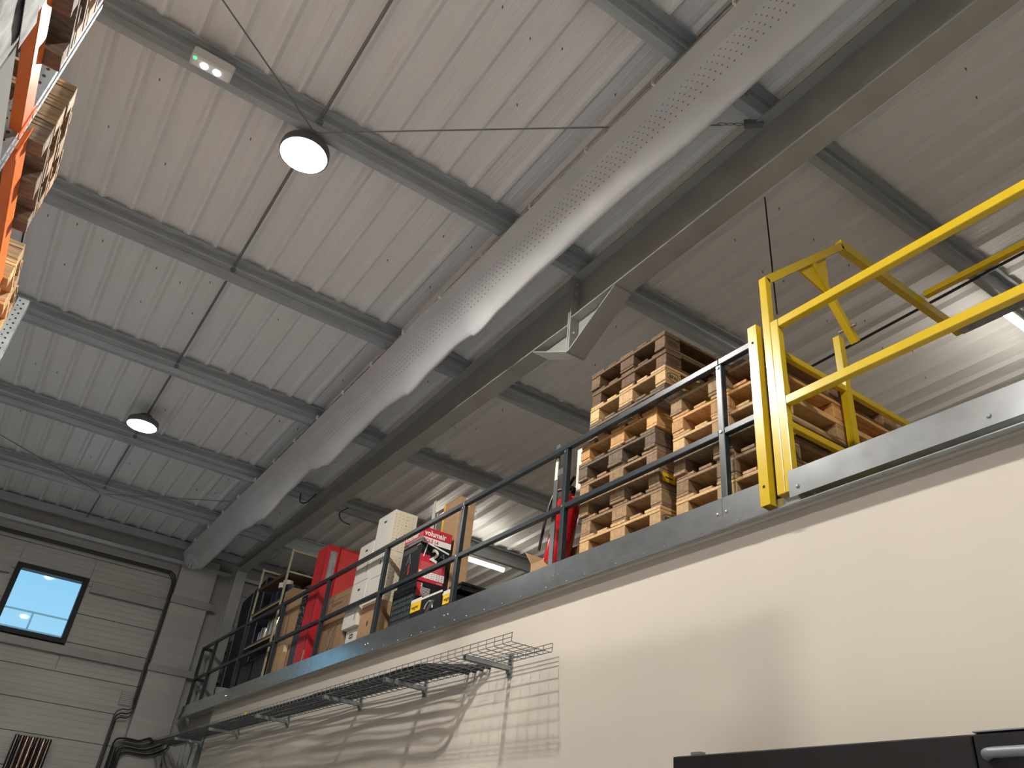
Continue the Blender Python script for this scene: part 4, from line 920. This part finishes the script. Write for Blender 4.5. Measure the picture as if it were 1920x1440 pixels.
# ------------------------------------------------------------------ black cabinet at the bottom right
bc = thing('black_cabinet', 'wide black cabinet standing against the beige wall, bottom right', 'cabinet', (2.93, 1.5, 0))
bx('body', M['black'], bc, 2.775, 3.075, .10, 2.87, .02, 2.105, .004)
for a, b_ in ((1.50, 2.868), (.102, 1.494)): bx('door', M['black'], bc, 2.755, 2.773, a, b_, .06, 2.10, .004)
bx('top_edge', M['rod'], bc, 2.757, 3.07, .11, 1.494, 2.106, 2.110)
B().tube(smooth_path([(2.75, 1.455, 2.035), (2.725, 1.44, 2.037), (2.715, 1.38, 2.037), (2.715, 1.1, 2.037), (2.725, 1.04, 2.037), (2.75, 1.03, 2.035)]), .016, 10).build('handle', M['rod'], bc, smooth=True)
bx('plinth', M['black'], bc, 2.80, 3.07, .12, 2.85, .0, .019); bx('hinge', M['rod'], bc, 2.78, 2.81, 2.72, 2.78, 2.106, 2.118)

# ------------------------------------------------------------------ pallet rack on the left
RXF = -0.70
rack = thing('pallet_rack', 'tall pallet rack with galvanised uprights and orange beams at left', 'rack', (RXF - .5, 4, 0))
def upright(y):
    u = B(); x1 = RXF - .012; x0 = x1 - .09
    u.box(x0, x1, y - .050, y - .047, 0, 5.30); u.box(x0, x1, y + .047, y + .050, 0, 5.30); u.box(x1 - .003, x1, y - .047, y - .018, 0, 5.30); u.box(x1 - .003, x1, y + .018, y + .047, 0, 5.30); u.box(x1 - .018, x1 - .003, y - .020, y - .018, 0, 5.30); u.box(x1 - .018, x1 - .003, y + .018, y + .020, 0, 5.30)
    o = u.build('upright', M['galv_dark'], rack)
    hb = B()
    for k in range(50):
        z = 2.9 + k * .05
        if z > 5.25: break
        for dy in (-.0508, .0508): hb.lathe([(.0, -.0002), (.009, -.0002), (.009, .0002), (0, .0002)], (x1 - .035, y + dy, z), 8, 'Y'); hb.lathe([(.0, -.0002), (.007, -.0002), (.007, .0002), (0, .0002)], (x1 - .068, y + dy, z + .02), 8, 'Y')
        for dy in (-.032, .032): hb.lathe([(.0, -.0003), (.006, -.0003), (.006, .0003), (0, .0003)], (x1 + .0004, y + dy, z), 8, 'X')
    tag(hb.build('slots', M['dark_hole'], o), kind='stuff')
    xr = RXF - 1.05
    bx('rear_upright', M['galv_dark'], rack, xr, xr + .09, y - .05, y + .05, 0, 5.30)
    for k in range(5): B().bar((x0, y, .4 + k * .95), (xr + .09, y, .9 + k * .95), .025, .025).build('brace', M['galv_dark'], rack)
for y in (.10, 3.50, 6.93): upright(y)
for a, b_ in ((.155, 3.445), (3.555, 6.875)):
    for zt in (4.345, 2.45):
        for x0 in (RXF - .05, RXF - 1.05):
            bo = bx('beam', M['orange'], rack, x0, x0 + .05, a + .004, b_ - .004, zt - .135, zt, .004)
            if x0 > -1:
                for e in (a + .004, b_ - .044):
                    cp_ = bx('connector', M['orange'], bo, x0 + .0505, x0 + .0555, e, e + .04, zt - .17, zt + .03)
                    bx('hook', M['bolt'], bo, x0 + .056, x0 + .058, e + .012, e + .028, zt - .03, zt - .01)
def rackstack(y, x, tints, z, lab):
    for i, tn in enumerate(tints):
        pallet(tn, x, y + random.uniform(-.015, .015), z + .001 + .1442 * i, PI + random.uniform(-.008, .008), tname[tn] + ' pallet, ' + ['lowest', 'middle', 'top', 'fourth'][i] + ' of ' + lab, 'pallets on the rack')
rackstack(4.43, -.635, ['wood_c', 'wood_a', 'wood_a'], 4.345, 'the stack just past the rack upright')
rackstack(3.09, -.635, ['wood_c', 'wood_a', 'wood_a'], 4.345, 'the stack before the rack upright, top left corner')
rackstack(5.78, -.675, ['wood_b', 'wood_a'], 4.345, 'the low stack peeking past the orange beam')
# wrapped load and a white carton on the level below
wl = thing('wrapped_load', 'shiny plastic wrapped pallet load at the top left corner', 'pallet load', (-1.15, 1.9, 2.6))
lb = bx('carton_stack', M['card_white'], wl, -1.62, -.672, 1.47, 2.465, 2.60, 4.15, .004)
fg = B(); NU, NV = 26, 40                                     # crinkled film stretched over the outer faces
for side in (0, 1):
    k = len(fg.v)
    for j in range(NV + 1):
        for i in range(NU + 1):
            u = i / NU; z = 2.60 + 1.56 * j / NV
            w_ = .010 * math.sin(z * 23 + u * 11 + 2 * math.sin(z * 5)) * math.sin(u * 9 + z * 4) + .008 * mn.noise(Vector((u * 14, z * 5, side)))
            fg.v.append(Vector((-.655 + w_ * math.sin(PI * u), 1.45 + 1.035 * u, z)) if side == 0 else Vector((-.655 - .985 * u, 2.485 + w_ * math.sin(PI * u), z)))
    for j in range(NV):
        for i in range(NU): q = k + j * (NU + 1) + i; fg.f.append((q, q + 1, q + NU + 2, q + NU + 1))
fg.build('film', M['film'], wl, 0, True)
for k in range(3): bx('film_band', M['film'], wl, -.6425, -.640, 1.46, 2.48, 2.8 + k * .5, 2.95 + k * .5)
for i in range(3): bx('pallet_block', M['wood_a'], wl, -.80, -.66, 1.46 + i * .44, 1.60 + i * .44, 2.472, 2.598)
bx('pallet_deck', M['wood_a'], wl, -1.64, -.66, 1.46, 2.48, 2.452, 2.47)
carton('white_box', mat('greyish_carton', (.30, .295, .285), .8, spec=.04), -1.1, -.655, 2.50, 3.30, 2.452, 3.835, 'tall pale grey carton beside the wrapped load on the rack', 'box')
